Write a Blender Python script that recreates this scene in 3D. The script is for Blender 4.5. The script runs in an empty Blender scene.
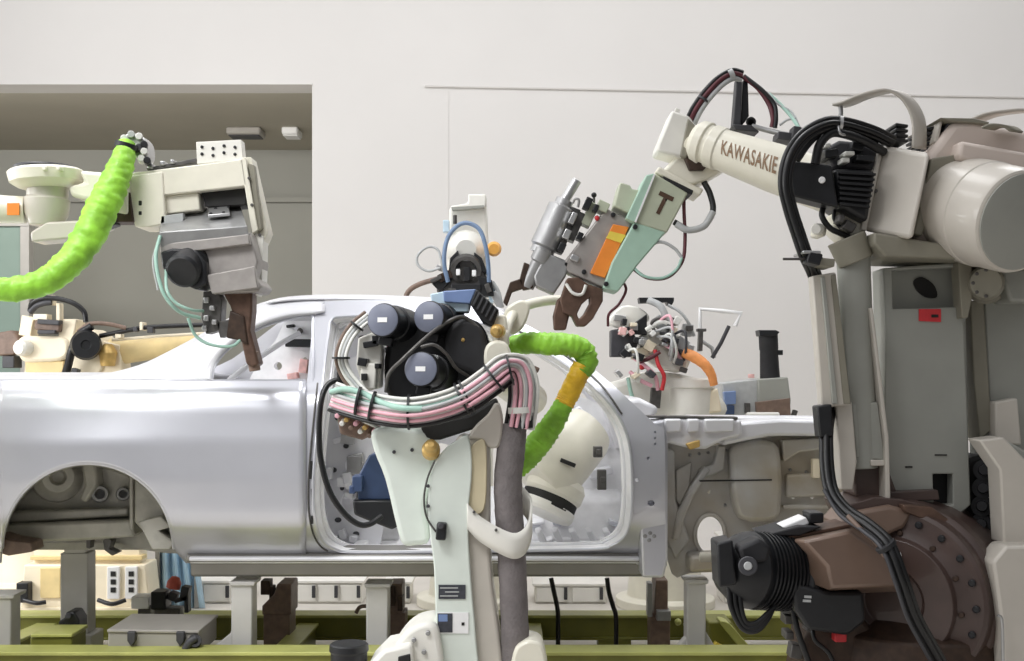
import bpy, bmesh, math, random
from mathutils import Vector as V, Matrix, noise
random.seed(7)
scene = bpy.context.scene
COL = scene.collection
F = 1200.0; CX = 512.0; CY = 372.0; ZC = 1.35
PI = math.pi

def W(x, y, Y):
    """photograph position + real distance -> point in metres"""
    return V(((x - CX) * Y / F, Y, ZC - (y - CY) * Y / F))

def S(r, g, b):
    def c(u):
        u /= 255.0
        return u / 12.92 if u <= 0.04045 else ((u + 0.055) / 1.055) ** 2.4
    return (c(r), c(g), c(b), 1.0)

# ------------------------------------------------------------------ materials
MATS = {}
def mat(name, col, rough=0.5, metal=0.0, var=0.06, scale=9.0, bump=0.0, bscale=60.0, coat=0.0, emit=None, col2=None, spec=0.5):
    m = bpy.data.materials.new(name); m.use_nodes = True
    nt = m.node_tree; b = nt.nodes['Principled BSDF']
    tc = nt.nodes.new('ShaderNodeTexCoord')
    nz = nt.nodes.new('ShaderNodeTexNoise'); nz.inputs['Scale'].default_value = scale; nz.inputs['Detail'].default_value = 4
    nt.links.new(tc.outputs['Object'], nz.inputs['Vector'])
    rp = nt.nodes.new('ShaderNodeValToRGB')
    rp.color_ramp.elements[0].position = 0.35; rp.color_ramp.elements[1].position = 0.65
    c = col
    lo = col2 if col2 else tuple(max(0, k * (1 - var)) for k in c[:3]) + (1,)
    hi = c if col2 else tuple(min(1, k * (1 + var)) for k in c[:3]) + (1,)
    rp.color_ramp.elements[0].color = lo; rp.color_ramp.elements[1].color = hi
    nt.links.new(nz.outputs['Fac'], rp.inputs['Fac'])
    nt.links.new(rp.outputs['Color'], b.inputs['Base Color'])
    b.inputs['Roughness'].default_value = rough; b.inputs['Metallic'].default_value = metal
    b.inputs['Specular IOR Level'].default_value = spec
    if coat: b.inputs['Coat Weight'].default_value = coat
    if bump:
        n2 = nt.nodes.new('ShaderNodeTexNoise'); n2.inputs['Scale'].default_value = bscale; n2.inputs['Detail'].default_value = 3
        nt.links.new(tc.outputs['Object'], n2.inputs['Vector'])
        bp = nt.nodes.new('ShaderNodeBump'); bp.inputs['Strength'].default_value = bump; bp.inputs['Distance'].default_value = 0.01
        nt.links.new(n2.outputs['Fac'], bp.inputs['Height']); nt.links.new(bp.outputs['Normal'], b.inputs['Normal'])
    if emit:
        b.inputs['Emission Color'].default_value = c; b.inputs['Emission Strength'].default_value = emit
    MATS[name] = m
    return m

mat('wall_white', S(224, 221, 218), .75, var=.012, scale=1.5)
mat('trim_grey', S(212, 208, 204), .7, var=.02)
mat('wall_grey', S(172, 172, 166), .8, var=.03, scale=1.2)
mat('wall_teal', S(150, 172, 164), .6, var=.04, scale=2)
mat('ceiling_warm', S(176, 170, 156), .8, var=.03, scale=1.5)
mat('floor_paint', S(205, 200, 192), .45, var=.08, scale=2.5)
mat('cream', S(232, 228, 212), .38, var=.03, scale=14, coat=.15)
mat('cream_pale', S(236, 234, 226), .4, var=.03, scale=14)
mat('cream_mint', S(222, 230, 222), .4, var=.03, scale=12, coat=.15)
mat('cream_yellow', S(228, 205, 150), .42, var=.08, scale=10)
mat('beige', S(200, 194, 184), .38, var=.03, scale=10, coat=.2)
mat('beige_warm', S(214, 202, 170), .42, var=.05, scale=10)
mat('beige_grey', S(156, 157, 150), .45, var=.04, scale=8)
mat('beige_pink', S(214, 200, 190), .42, var=.03, scale=8)
mat('beige_dark', S(138, 134, 120), .5, var=.06, scale=9)
mat('brown', S(78, 62, 57), .42, var=.14, scale=10, coat=.25)
mat('brown_light', S(122, 101, 88), .42, var=.06, scale=10, coat=.2)
mat('brown_copper', S(98, 76, 64), .5, metal=.35, var=.2, scale=30)
mat('brown_dark', S(62, 46, 36), .55, metal=.2, var=.25, scale=40)
mat('black', S(26, 27, 30), .42, var=.2, scale=25)
mat('black_soft', S(34, 34, 37), .6, var=.15, scale=25)
mat('rubber', S(22, 22, 24), .38, var=.1, scale=30)
mat('charcoal', S(62, 62, 66), .5, var=.12, scale=25)
mat('motor_face', S(112, 117, 134), .45, var=.05, scale=30)
mat('blue_box', S(120, 142, 186), .4, var=.05, scale=14)
mat('blue_pale', S(196, 218, 232), .4, var=.05, scale=20)
mat('blue_dark', S(58, 76, 110), .45, var=.1, scale=14)
mat('steel', S(190, 190, 190), .32, metal=.75, var=.06, scale=25)
mat('steel_grey', S(158, 158, 158), .4, metal=.5, var=.08, scale=22)
mat('steel_dark', S(92, 90, 88), .42, metal=.5, var=.18, scale=30)
mat('gun_grey', S(162, 157, 153), .45, metal=.3, var=.08, scale=25)
mat('body_silver', S(208, 209, 216), .30, metal=.55, var=.025, scale=4)
mat('body_white', S(230, 230, 234), .36, metal=.25, var=.03, scale=7)
mat('body_inner', S(238, 238, 240), .42, metal=.08, var=.08, scale=12)
mat('body_under', S(176, 174, 166), .45, metal=.2, var=.16, scale=12)
mat('apron_metal', S(200, 200, 198), .42, metal=.3, var=.2, scale=4, col2=S(176, 166, 148))
mat('sill_grey', S(140, 138, 134), .4, metal=.45, var=.05, scale=8)
mat('lime', S(152, 214, 66), .48, var=.24, scale=14, bump=.5, bscale=26, coat=.08)
mat('lime_pale', S(170, 226, 100), .55, var=.18, scale=18, bump=.5, bscale=40)
mat('amber', S(246, 196, 52), .4, var=.15, scale=20, bump=.5, bscale=40)
mat('amber_knob', S(240, 176, 84), .45, var=.04)
mat('orange', S(238, 140, 52), .5, var=.05, scale=20)
mat('orange_hose', S(240, 158, 92), .5, var=.1, scale=25)
mat('yellow', S(232, 206, 84), .5, var=.05, scale=20)
mat('brass', S(206, 172, 104), .4, metal=.35, var=.1, scale=30)
mat('mint', S(160, 206, 184), .45, var=.04, scale=20)
mat('mint_plate', S(166, 196, 178), .45, var=.05, scale=14)
mat('sage', S(184, 190, 168), .45, var=.05, scale=14)
mat('hose_white', S(224, 224, 218), .4, var=.04, scale=30)
mat('hose_grey', S(180, 182, 182), .4, var=.06, scale=30)
mat('hose_pink', S(232, 178, 190), .42, var=.06, scale=30)
mat('hose_mint', S(160, 196, 182), .42, var=.06, scale=30)
mat('hose_blue', S(118, 140, 170), .42, var=.06, scale=30)
mat('hose_wine', S(96, 44, 52), .45, var=.15, scale=30)
mat('hose_brown', S(120, 100, 88), .5, var=.15, scale=30)
mat('conduit', S(118, 112, 112), .8, var=.1, scale=24, bump=.4, bscale=120)
mat('red', S(206, 54, 60), .5, var=.08, scale=30)
mat('red_soft', S(224, 110, 96), .55, var=.08, scale=20)
mat('pink_soft', S(226, 180, 176), .55, var=.15, scale=30)
mat('olive', S(122, 122, 50), .45, var=.12, scale=6)
mat('olive_light', S(178, 180, 104), .42, var=.1, scale=6)
mat('post_grey', S(200, 198, 195), .45, var=.04, scale=8)
mat('box_grey', S(164, 160, 154), .5, var=.05, scale=8)
mat('base_cream', S(244, 232, 206), .5, var=.05, scale=6)
mat('base_white', S(238, 236, 230), .5, var=.04, scale=5)
mat('sheet_blue', S(176, 206, 226), .5, var=.1, scale=6)
mat('label_white', S(240, 240, 240), .5, var=.02)
mat('letter_brown', S(140, 112, 84), .5, var=.05, scale=30)
mat('letter_dark', S(78, 56, 40), .5, var=.05, scale=30)
mat('plate_dark', S(60, 62, 70), .5, var=.2, scale=60)
mat('gap_dark', S(30, 29, 28), .7, var=.2, scale=20)

# ------------------------------------------------------------------ mesh builder
def catmull(pts, n=8, closed=False):
    pts = [V(p) for p in pts]
    if len(pts) < 3: return pts
    out = []; N = len(pts)
    rng = range(N) if closed else range(N - 1)
    for i in rng:
        if closed:
            p0, p1, p2, p3 = pts[i - 1], pts[i], pts[(i + 1) % N], pts[(i + 2) % N]
        else:
            p1, p2 = pts[i], pts[i + 1]
            p0 = pts[i - 1] if i > 0 else p1 * 2 - p2
            p3 = pts[i + 2] if i + 2 < N else p2 * 2 - p1
        for k in range(n):
            t = k / n
            out.append(0.5 * ((2 * p1) + (p2 - p0) * t + (2 * p0 - 5 * p1 + 4 * p2 - p3) * t * t + (3 * p1 - p0 - 3 * p2 + p3) * t ** 3))
    if not closed: out.append(pts[-1])
    return out

def cat2(pts, n=6, closed=False):
    return [(p.x, p.y) for p in catmull([(x, y, 0) for x, y in pts], n, closed)]

def frame_of(axis, up=None):
    a = V(axis).normalized()
    u = V(up) if up is not None else (V((0, 0, 1)) if abs(a.z) < .9 else V((1, 0, 0)))
    s = a.cross(u).normalized(); u = s.cross(a).normalized()
    return a, s, u

class MB:
    def __init__(s): s.bm = bmesh.new()
    def face(s, vs):
        try: return s.bm.faces.new(vs)
        except ValueError: return None
    def prism(s, pts, d):
        d = V(d); n = len(pts)
        a = [s.bm.verts.new(p) for p in pts]; b = [s.bm.verts.new(V(p) + d) for p in pts]
        s.face(a); s.face(list(reversed(b)))
        for i in range(n): s.face([a[i], b[i], b[(i + 1) % n], a[(i + 1) % n]])
        return s
    def slab(s, px, Y0, Y1):
        return s.prism([W(x, y, Y0) for x, y in px], (0, Y1 - Y0, 0))
    def hull(s, front, back):
        """two rings of equal count joined"""
        n = len(front)
        a = [s.bm.verts.new(p) for p in front]; b = [s.bm.verts.new(p) for p in back]
        s.face(a); s.face(list(reversed(b)))
        for i in range(n): s.face([a[i], b[i], b[(i + 1) % n], a[(i + 1) % n]])
        return s
    def box(s, c, size, R=None):
        c = V(c); hx, hy, hz = size[0] / 2, size[1] / 2, size[2] / 2
        co = [V((x, y, z)) for z in (-hz, hz) for x, y in ((-hx, -hy), (hx, -hy), (hx, hy), (-hx, hy))]
        if R is not None: co = [R @ p for p in co]
        v = [s.bm.verts.new(c + p) for p in co]
        for f in ((3, 2, 1, 0), (4, 5, 6, 7), (0, 1, 5, 4), (1, 2, 6, 5), (2, 3, 7, 6), (3, 0, 4, 7)): s.face([v[i] for i in f])
        return s
    def beam(s, p0, p1, w, h, up=(0, 0, 1)):
        p0 = V(p0); p1 = V(p1); a, sd, u = frame_of(p1 - p0, up)
        ring = [sd * w / 2 * i + u * h / 2 * j for i, j in ((-1, -1), (1, -1), (1, 1), (-1, 1))]
        return s.hull([p0 + r for r in ring], [p1 + r for r in ring])
    def lathe(s, p0, axis, prof, n=32):
        """prof: list of (t along axis, radius)"""
        p0 = V(p0); a, sd, u = frame_of(axis); rings = []
        for t, r in prof:
            if r < 1e-6: rings.append([s.bm.verts.new(p0 + a * t)])
            else: rings.append([s.bm.verts.new(p0 + a * t + (sd * math.cos(2 * PI * k / n) + u * math.sin(2 * PI * k / n)) * r) for k in range(n)])
        for r0, r1 in zip(rings, rings[1:]):
            for k in range(n):
                k2 = (k + 1) % n
                if len(r0) == 1 and len(r1) == 1: continue
                if len(r0) == 1: s.face([r0[0], r1[k], r1[k2]])
                elif len(r1) == 1: s.face([r0[k], r1[0], r0[k2]])
                else: s.face([r0[k], r1[k], r1[k2], r0[k2]])
        if len(rings[0]) > 1: s.face(rings[0])
        if len(rings[-1]) > 1: s.face(list(reversed(rings[-1])))
        return s
    def cyl(s, p0, p1, r0, r1=None, n=24):
        p0 = V(p0); p1 = V(p1); L = (p1 - p0).length
        return s.lathe(p0, p1 - p0, [(0, r0), (L, r0 if r1 is None else r1)], n)
    def tube(s, pts, r, n=10, sub=8, closed=False, rough=0.0, seed=0.0, radii=None, rfreq=14.0, cap=True):
        P = catmull(pts, sub, closed) if sub > 1 else [V(p) for p in pts]
        N = len(P); rings = []; prev = None
        for i, p in enumerate(P):
            if closed: t = (P[(i + 1) % N] - P[i - 1])
            else: t = P[min(i + 1, N - 1)] - P[max(i - 1, 0)]
            if t.length < 1e-9: t = V((0, 0, 1))
            t.normalize()
            if prev is None:
                _, sd, _ = frame_of(t)
            else:
                sd = (prev - t * prev.dot(t))
                if sd.length < 1e-6: _, sd, _ = frame_of(t)
                sd.normalize()
            prev = sd; u = t.cross(sd)
            rr = r
            if radii:
                f = i / max(1, N - 1) * (len(radii) - 1); k = min(int(f), len(radii) - 2); rr = radii[k] + (radii[k + 1] - radii[k]) * (f - k)
            ring = []
            for k in range(n):
                a = 2 * PI * k / n; q = rr
                if rough:
                    d = i / N * rfreq
                    q *= 1 + rough * noise.noise(V((d * 1.7 + seed, math.cos(a) * 1.1, math.sin(a) * 1.1 + d * .6))) + rough * .5 * noise.noise(V((d * 4 + seed, math.cos(a) * 2, math.sin(a) * 2)))
                ring.append(s.bm.verts.new(p + (sd * math.cos(a) + u * math.sin(a)) * q))
            rings.append(ring)
        pairs = list(zip(rings, rings[1:]))
        if closed: pairs.append((rings[-1], rings[0]))
        for r0, r1 in pairs:
            for k in range(n): s.face([r0[k], r0[(k + 1) % n], r1[(k + 1) % n], r1[k]])
        if not closed and cap:
            s.face(list(reversed(rings[0]))); s.face(rings[-1])
        return s
    def sphere(s, c, r, sc=(1, 1, 1), n=16, m=10):
        c = V(c); rows = []
        for j in range(m + 1):
            th = PI * j / m
            if j in (0, m): rows.append([s.bm.verts.new(c + V((0, 0, r * sc[2] * math.cos(th))))])
            else: rows.append([s.bm.verts.new(c + V((r * sc[0] * math.sin(th) * math.cos(2 * PI * k / n), r * sc[1] * math.sin(th) * math.sin(2 * PI * k / n), r * sc[2] * math.cos(th)))) for k in range(n)])
        for a, b in zip(rows, rows[1:]):
            for k in range(n):
                k2 = (k + 1) % n
                if len(a) == 1: s.face([a[0], b[k], b[k2]])
                elif len(b) == 1: s.face([a[k], b[0], a[k2]])
                else: s.face([a[k], b[k], b[k2], a[k2]])
        return s
    def grid(s, rows, close=False):
        g = [[s.bm.verts.new(p) for p in r] for r in rows]
        for a, b in zip(g, g[1:]):
            for i in range(len(a) - 1): s.face([a[i], a[i + 1], b[i + 1], b[i]])
            if close: s.face([a[-1], a[0], b[0], b[-1]])
        return s
    def plate(s, outer, holes, mp, d):
        """sheet with real holes: 2D contours mapped by mp(x, y), thickened by vector d"""
        d = V(d); es = []; loops = []
        for cont in [outer] + list(holes):
            vs = [s.bm.verts.new(mp(x, y)) for x, y in cont]; loops.append(vs)
            for i in range(len(vs)): es.append(s.bm.edges.new((vs[i], vs[(i + 1) % len(vs)])))
        r = bmesh.ops.triangle_fill(s.bm, edges=es, use_beauty=True, use_dissolve=False)
        fs = [g for g in r['geom'] if isinstance(g, bmesh.types.BMFace)]
        mpv = {}
        for f in fs:
            for v in f.verts:
                if v not in mpv: mpv[v] = s.bm.verts.new(v.co + d)
        for f in fs: s.face([mpv[v] for v in reversed(f.verts)])
        for vs in loops:
            for i in range(len(vs)):
                a, b = vs[i], vs[(i + 1) % len(vs)]
                if a in mpv and b in mpv: s.face([a, b, mpv[b], mpv[a]])
        return s
    def build(s, name, m, parent=None, bevel=0.0, seg=2, smooth=True, ang=38, solid=0.0, kind=None, recalc=True):
        bm = s.bm
        if recalc: bmesh.ops.recalc_face_normals(bm, faces=bm.faces)
        off = origin_of(parent)
        if off.length > 0: bmesh.ops.translate(bm, verts=bm.verts, vec=-off)
        me = bpy.data.meshes.new(name); bm.to_mesh(me); bm.free()
        if smooth:
            me.polygons.foreach_set('use_smooth', [True] * len(me.polygons))
            try: me.set_sharp_from_angle(angle=math.radians(ang))
            except Exception: pass
        me.materials.append(MATS[m])
        o = bpy.data.objects.new(name, me); COL.objects.link(o)
        if parent is not None: o.parent = parent
        if solid:
            md = o.modifiers.new('thickness', 'SOLIDIFY'); md.thickness = solid; md.offset = -1
        if bevel:
            md = o.modifiers.new('edge', 'BEVEL'); md.width = bevel; md.segments = seg; md.limit_method = 'ANGLE'; md.angle_limit = math.radians(40)
            md.harden_normals = False
        if kind: o['kind'] = kind
        return o

def origin_of(o):
    v = V((0, 0, 0))
    while o is not None:
        v += o.location; o = o.parent
    return v

def thing(name, label, cat, loc, group=None):
    o = bpy.data.objects.new(name, None); COL.objects.link(o); o.empty_display_size = .1
    o.location = loc; o['label'] = label; o['category'] = cat
    if group: o['group'] = group
    return o

def tag(o, label, cat, group=None):
    o['label'] = label; o['category'] = cat
    if group: o['group'] = group
    return o

def rect(cx, cy, w, h, deg=0):
    a = math.radians(deg); c, s_ = math.cos(a), math.sin(a)
    return [(cx + x * c - y * s_, cy + x * s_ + y * c) for x, y in ((-w / 2, -h / 2), (w / 2, -h / 2), (w / 2, h / 2), (-w / 2, h / 2))]

def ell(cx, cy, rx, ry, n=24, deg=0):
    a = math.radians(deg)
    return [(cx + rx * math.cos(2 * PI * k / n) * math.cos(a) - ry * math.sin(2 * PI * k / n) * math.sin(a),
             cy + rx * math.cos(2 * PI * k / n) * math.sin(a) + ry * math.sin(2 * PI * k / n) * math.cos(a)) for k in range(n)]

class Pen:
    """builds the parts of one thing that stands about Y metres away"""
    def __init__(s, root, Y): s.root = root; s.Y = Y; s.k = Y / F
    def p(s, x, y, d=0.0): return W(x, y, s.Y + d)
    def slab(s, name, m, px, d0, d1, parent=None, bevel=.004, seg=2):
        return MB().slab(px, s.Y + d0, s.Y + d1).build(name, m, parent or s.root, bevel, seg)
    def slabs(s, name, m, lst, parent=None, bevel=.003):
        for px, d0, d1 in lst: o = MB().slab(px, s.Y + d0, s.Y + d1).build(name, m, parent or s.root, bevel)
        return o
    def frame(s, name, m, outer, holes, d0, d1, parent=None, bevel=0.0):
        return MB().plate(outer, holes, lambda x, y: W(x, y, s.Y + d0), (0, d1 - d0, 0)).build(name, m, parent or s.root, bevel)
    def cyl(s, name, m, a, b, r0, r1=None, parent=None, n=28, bevel=.003):
        return MB().cyl(s.p(*a), s.p(*b), r0 * s.k, None if r1 is None else r1 * s.k, n).build(name, m, parent or s.root, bevel)
    def lathe(s, name, m, a, b, prof, parent=None, n=36, bevel=0.0):
        """prof in (fraction of a->b, radius px)"""
        A = s.p(*a); B = s.p(*b); L = (B - A).length
        return MB().lathe(A, B - A, [(t * L, r * s.k) for t, r in prof], n).build(name, m, parent or s.root, bevel, ang=30)
    def tube(s, name, m, pts, r, parent=None, n=10, sub=8, closed=False, rough=0.0, radii=None, rfreq=14.0, seed=0.0):
        P = [s.p(*q) for q in pts]
        return MB().tube(P, r * s.k, n, sub, closed, rough, seed, [q * s.k for q in radii] if radii else None, rfreq).build(name, m, parent or s.root, ang=60)
    def ball(s, name, m, a, r, sc=(1, 1, 1), parent=None):
        return MB().sphere(s.p(*a), r * s.k, sc).build(name, m, parent or s.root)
    def tie(s, name, m, a, tangent, r, w=2.0, parent=None, n=14):
        """short band round a hose bundle; tangent in picture units"""
        t = V((tangent[0], tangent[2] if len(tangent) > 2 else 0, -tangent[1])).normalized(); c = s.p(*a); h = w * s.k / 2
        return MB().lathe(c - t * h, t, [(0, r * s.k), (2 * h, r * s.k)], n).build(name, m, parent or s.root)
    def dots(s, name, m, pts, axis, r, h, parent, n=10):
        """bolt heads: one object each, sharing a mesh"""
        axis = V(axis).normalized(); me = None; par = parent or s.root; off = origin_of(par)
        for c in pts:
            c = V(c)
            if me is None:
                b = MB(); b.lathe(V((0, 0, 0)) - axis * 0.002, axis, [(0, r), (h, r), (h + r * .25, r * .7)], n)
                bm = b.bm; bmesh.ops.recalc_face_normals(bm, faces=bm.faces)
                me = bpy.data.meshes.new(name); bm.to_mesh(me); bm.free(); me.materials.append(MATS[m])
            o = bpy.data.objects.new(name, me); COL.objects.link(o); o.parent = par; o.location = c - off

def offset(pts, k, dk=0.0):
    """shift a picture-plane path sideways by k px and dk metres in depth"""
    out = []; n = len(pts)
    for i, p in enumerate(pts):
        a = pts[max(0, i - 1)]; b = pts[min(n - 1, i + 1)]
        tx, ty = b[0] - a[0], b[1] - a[1]; L = math.hypot(tx, ty) or 1
        out.append((p[0] - ty / L * k, p[1] + tx / L * k, (p[2] if len(p) > 2 else 0) + dk))
    return out

def lettering(name, text, m, parent, mp, thick=0.0, bold=0.0):
    """text outline as mesh, mapped to the surface by mp(u, v) with u, v in cap-height units"""
    cu = bpy.data.curves.new(name, 'FONT'); cu.body = text; cu.size = 1.0; cu.offset = bold; cu.resolution_u = 3
    cu.space_character = 1.08
    o = bpy.data.objects.new(name, cu); COL.objects.link(o)
    dg = bpy.context.evaluated_depsgraph_get(); me = bpy.data.meshes.new_from_object(o.evaluated_get(dg))
    bpy.data.objects.remove(o); bpy.data.curves.remove(cu)
    bm = bmesh.new(); bm.from_mesh(me)
    bmesh.ops.triangulate(bm, faces=bm.faces)
    bmesh.ops.subdivide_edges(bm, edges=[e for e in bm.edges if e.calc_length() > .18], cuts=2)
    xs = [v.co.x for v in bm.verts]; ys = [v.co.y for v in bm.verts]
    x0, x1, y0, y1 = min(xs), max(xs), min(ys), max(ys); off = origin_of(parent)
    for v in bm.verts: v.co = mp((v.co.x - x0) / (x1 - x0), (v.co.y - y0) / (y1 - y0)) - off
    bm.to_mesh(me); bm.free(); me.materials.clear(); me.materials.append(MATS[m]); me.name = name
    ob = bpy.data.objects.new(name, me); COL.objects.link(ob); ob.parent = parent
    return ob
# ------------------------------------------------------------------ setting
def struct(name, b, m, bevel=0.0):
    o = b.build(name, m, None, bevel, smooth=False); o['kind'] = 'structure'; return o
struct('floor', MB().box((0, 6.5, -.05), (18, 19, .1)), 'floor_paint')
WB = 9.0
zl = W(0, 84, WB).z; xo = W(312, 0, WB).x
b = MB(); b.prism([V((x, WB, z)) for x, z in ((-8.5, 5.2), (8.5, 5.2), (8.5, 0), (xo, 0), (xo, zl), (-8.5, zl))], (0, .3, 0))
struct('wall_back', b, 'wall_white', .004)
# panel joints of the back wall: thin raised strips
b = MB(); b.hull([W(425, 85.2, WB - .012), W(1200, 99.6, WB - .012), W(1200, 101.2, WB - .012), W(425, 86.8, WB - .012)],
                 [W(425, 85.2, WB + .02), W(1200, 99.6, WB + .02), W(1200, 101.2, WB + .02), W(425, 86.8, WB + .02)])
struct('trim_1', b, 'trim_grey')
b = MB(); b.slab([(447.4, 88), (448.6, 88), (448.6, 520), (447.4, 520)], WB - .004, WB + .02); struct('trim_2', b, 'wall_white')
b = MB(); b.slab([(0, 83.0), (312.5, 83.0), (312.5, 84.4), (0, 84.4)], WB - .01, WB + .03); struct('trim_3', b, 'wall_white')
# the darker room behind the wide opening
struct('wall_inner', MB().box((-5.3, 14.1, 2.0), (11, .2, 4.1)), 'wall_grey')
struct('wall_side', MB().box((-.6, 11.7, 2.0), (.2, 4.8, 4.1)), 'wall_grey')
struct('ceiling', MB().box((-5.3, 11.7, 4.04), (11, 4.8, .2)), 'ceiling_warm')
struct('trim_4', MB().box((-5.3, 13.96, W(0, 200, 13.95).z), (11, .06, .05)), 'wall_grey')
b = MB(); b.slab([(20, 222), (29, 222), (29, 420), (20, 420)], 12.0, 12.12); b.slab([(-160, 221), (29, 221), (29, 226), (-160, 226)], 11.99, 12.1); struct('trim_5', b, 'post_grey', .004)
b = MB(); b.slab([(-160, 226), (20, 226), (20, 420), (-160, 420)], 12.02, 12.08); struct('window_1', b, 'wall_teal')
for i, (x, y, w) in enumerate(((246, 129, 34), (292, 131, 16))):
    c = W(x, y, 12.8)
    t = thing('ceiling_lamp', ('wide dim ceiling lamp in the dark back room' if i == 0 else 'small pale ceiling lamp nearest the right edge of the dark opening'), 'lamp', (c.x, 12.8, 3.94))
    MB().box((c.x, 12.8, 3.90), (w * 12.8 / F, .3, .08)).build('lamp_housing', 'box_grey' if i == 0 else 'label_white', t, .02)
    MB().box((c.x, 12.8, 3.855), (w * 12.8 / F * .9, .22, .012)).build('diffuser', 'charcoal' if i == 0 else 'label_white', t, .004)
# ------------------------------------------------------------------ car body
def interp(tab, x):
    if x <= tab[0][0]: return tab[0][1]
    for (a, b), (c, d) in zip(tab, tab[1:]):
        if x <= c: return b + (d - b) * (x - a) / (c - a)
    return tab[-1][1]
PROF = [(296, 5.06), (313, 4.97), (340, 4.87), (372, 4.76), (383, 4.70), (388, 4.665), (396, 4.645), (410, 4.63), (440, 4.612), (480, 4.604), (512, 4.606), (520, 4.612), (526, 4.63), (535, 4.675), (548, 4.74), (562, 4.80), (600, 4.83)]
def cy(y): return interp(PROF, y)
def CP(x, y, d=0.0): return W(x, y, cy(y) + d)

car = thing('car_body', 'bare silver two-door car body shell without doors, on the assembly line', 'car', (0, 5.4, .27))

# rear quarter panel with the wheel arch cut in
def arch(x):
    u = (x - 88) / 86.0
    return 548 - 85 * math.sqrt(max(0, 1 - u * u)) if abs(u) < 1 else 548
def yb(x):
    if x < 2: return 562
    if x < 174: return arch(x)
    return min(562, 548 + (x - 174) * 1.2)
xs = [-90, -70, -50, -30, -15, -5, 1.9] + [2.1, 2.6, 3.5, 5, 7, 10] + list(range(14, 164, 5)) + [166, 169, 171, 172.5, 173.4, 173.9] + [176, 180, 186] + list(range(194, 306, 8)) + [306]
rows = []
NR = 34
for x in xs:
    y0, y1 = 380.5, yb(x); rows.append([])
    for k in range(NR + 1):
        t = k / NR; y = y0 + (y1 - y0) * (t ** 1.25)
        # the haunch over the wheel swells a little
        sw = -.035 * math.exp(-((x - 88) / 95.0) ** 2) * max(0, min(1, (y - 385) / 60.0)) * max(0, min(1, (540 - y) / 60.0))
        rows[-1].append(CP(x, y, sw))
quarter = MB().grid(rows).build('quarter_panel', 'body_silver', car, ang=50, solid=.006)
def archpt(a, d=0.0, k=1.0):
    x = 88 + 86 * k * math.cos(a); y = 548 - 85 * k * math.sin(a)
    sw = -.035 * math.exp(-((x - 88) / 95.0) ** 2) * max(0, min(1, (y - 385) / 60.0)) * max(0, min(1, (540 - y) / 60.0))
    return CP(x, y, sw + d)
AA = [PI * k / 40 for k in range(41)]
MB().tube([archpt(a, .004) for a in AA], .008, 8, 1).build('arch_lip', 'body_silver', quarter)
# wheel housing: arched liner and inner wall
liner = MB().grid([[archpt(a, .006, 1.0) for a in AA], [archpt(a, .10, .985) for a in AA], [W(88 + 84 * math.cos(a), 548 - 83 * math.sin(a), 4.95) for a in AA], [W(88 + 82 * math.cos(a), 548 - 80 * math.sin(a), 5.12) for a in AA]]).build('wheel_housing', 'body_under', car, solid=.004)
inn = [(-8, 548), (2, 500), (30, 470), (70, 458), (120, 460), (160, 490), (182, 530), (184, 552), (150, 551), (128, 545), (104, 541), (80, 539), (30, 541), (8, 535)]
MB().plate(cat2(inn, 4, True), [ell(100, 494, 5, 5, 14), ell(123, 494, 4, 4, 14)], lambda x, y: W(x, y, 5.02), (0, .01, 0)).build('wheel_housing_wall', 'body_under', car)
pc = Pen(car, 5.0)
pc.lathe('spring_seat', 'body_under', (58, 477, .03), (58, 477, -.06), [(0, 26), (.5, 24), (.7, 19), (1, 15), (1, 8), (.6, 6), (.6, 0)], bevel=.003)
pc.lathe('reinforcement_ring', 'steel_grey', (100, 494, .02), (100, 494, -.035), [(0, 9), (.7, 9), (1, 7.5), (1, 5.2), (0, 5.2)], n=20)
pc.lathe('reinforcement_ring', 'steel_grey', (123, 494, .02), (123, 494, -.03), [(0, 7), (.7, 7), (1, 6), (1, 4.2), (0, 4.2)], n=20)
pc.slab('support_rib', 'body_under', [(80, 460), (95, 460), (97, 485), (86, 503), (78, 500), (84, 485)], -.06, .03, bevel=.012)
pc.slab('support_rib', 'body_under', [(129, 475), (133, 475), (133, 532), (129, 528)], -.1, .03, bevel=.006)
pc.slab('chassis_rail', 'body_under', [(8, 512), (128, 508), (128, 516), (8, 524)], -.05, .03, bevel=.01)
pc.slab('chassis_rail', 'body_under', [(4, 525), (130, 520), (135, 537), (80, 541), (4, 543)], -.10, .05, bevel=.012)
pc.slab('sill_end_box', 'body_under', [(134, 478), (147, 486), (160, 500), (172, 528), (174, 545), (160, 548), (150, 540), (134, 522)], -.12, .05, bevel=.01)
pc.slab('sill_end_box', 'body_under', [(138, 522), (160, 516), (172, 527), (158, 531), (174, 542), (170, 550), (152, 550)], -.2, -.1, bevel=.006)
pc.slab('tow_bracket', 'steel_dark', [(106, 536), (112, 541), (109, 549), (118, 553), (112, 556), (104, 550), (103, 541)], -.06, .0, bevel=.003)
pc.slab('tow_bracket', 'steel_dark', [(86, 538), (91, 540), (90, 549), (86, 548)], -.05, .0, bevel=.003)
pc.slab('bumper_bracket', 'hose_brown', [(-5, 535), (10, 540), (30, 543), (32, 552), (8, 556), (-5, 552)], -.25, -.12, bevel=.006)

# deck lid between the two haunches
def deckrow(px):
    out = []
    X0 = CP(px, 381, .0)
    for Y, dz in ((X0.y - .004, 0), (X0.y + .03, .008), (X0.y + .1, .016), (5.0, .022), (5.45, .034), (5.9, .022), (6.12, .008), (6.2, -.01)):
        out.append(V((X0.x, Y, X0.z + dz)))
    return out
MB().grid([deckrow(px) for px in (-90, -40, 0, 40, 80, 110, 135, 160)]).build('deck_lid', 'body_white', car, solid=.006)

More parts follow.
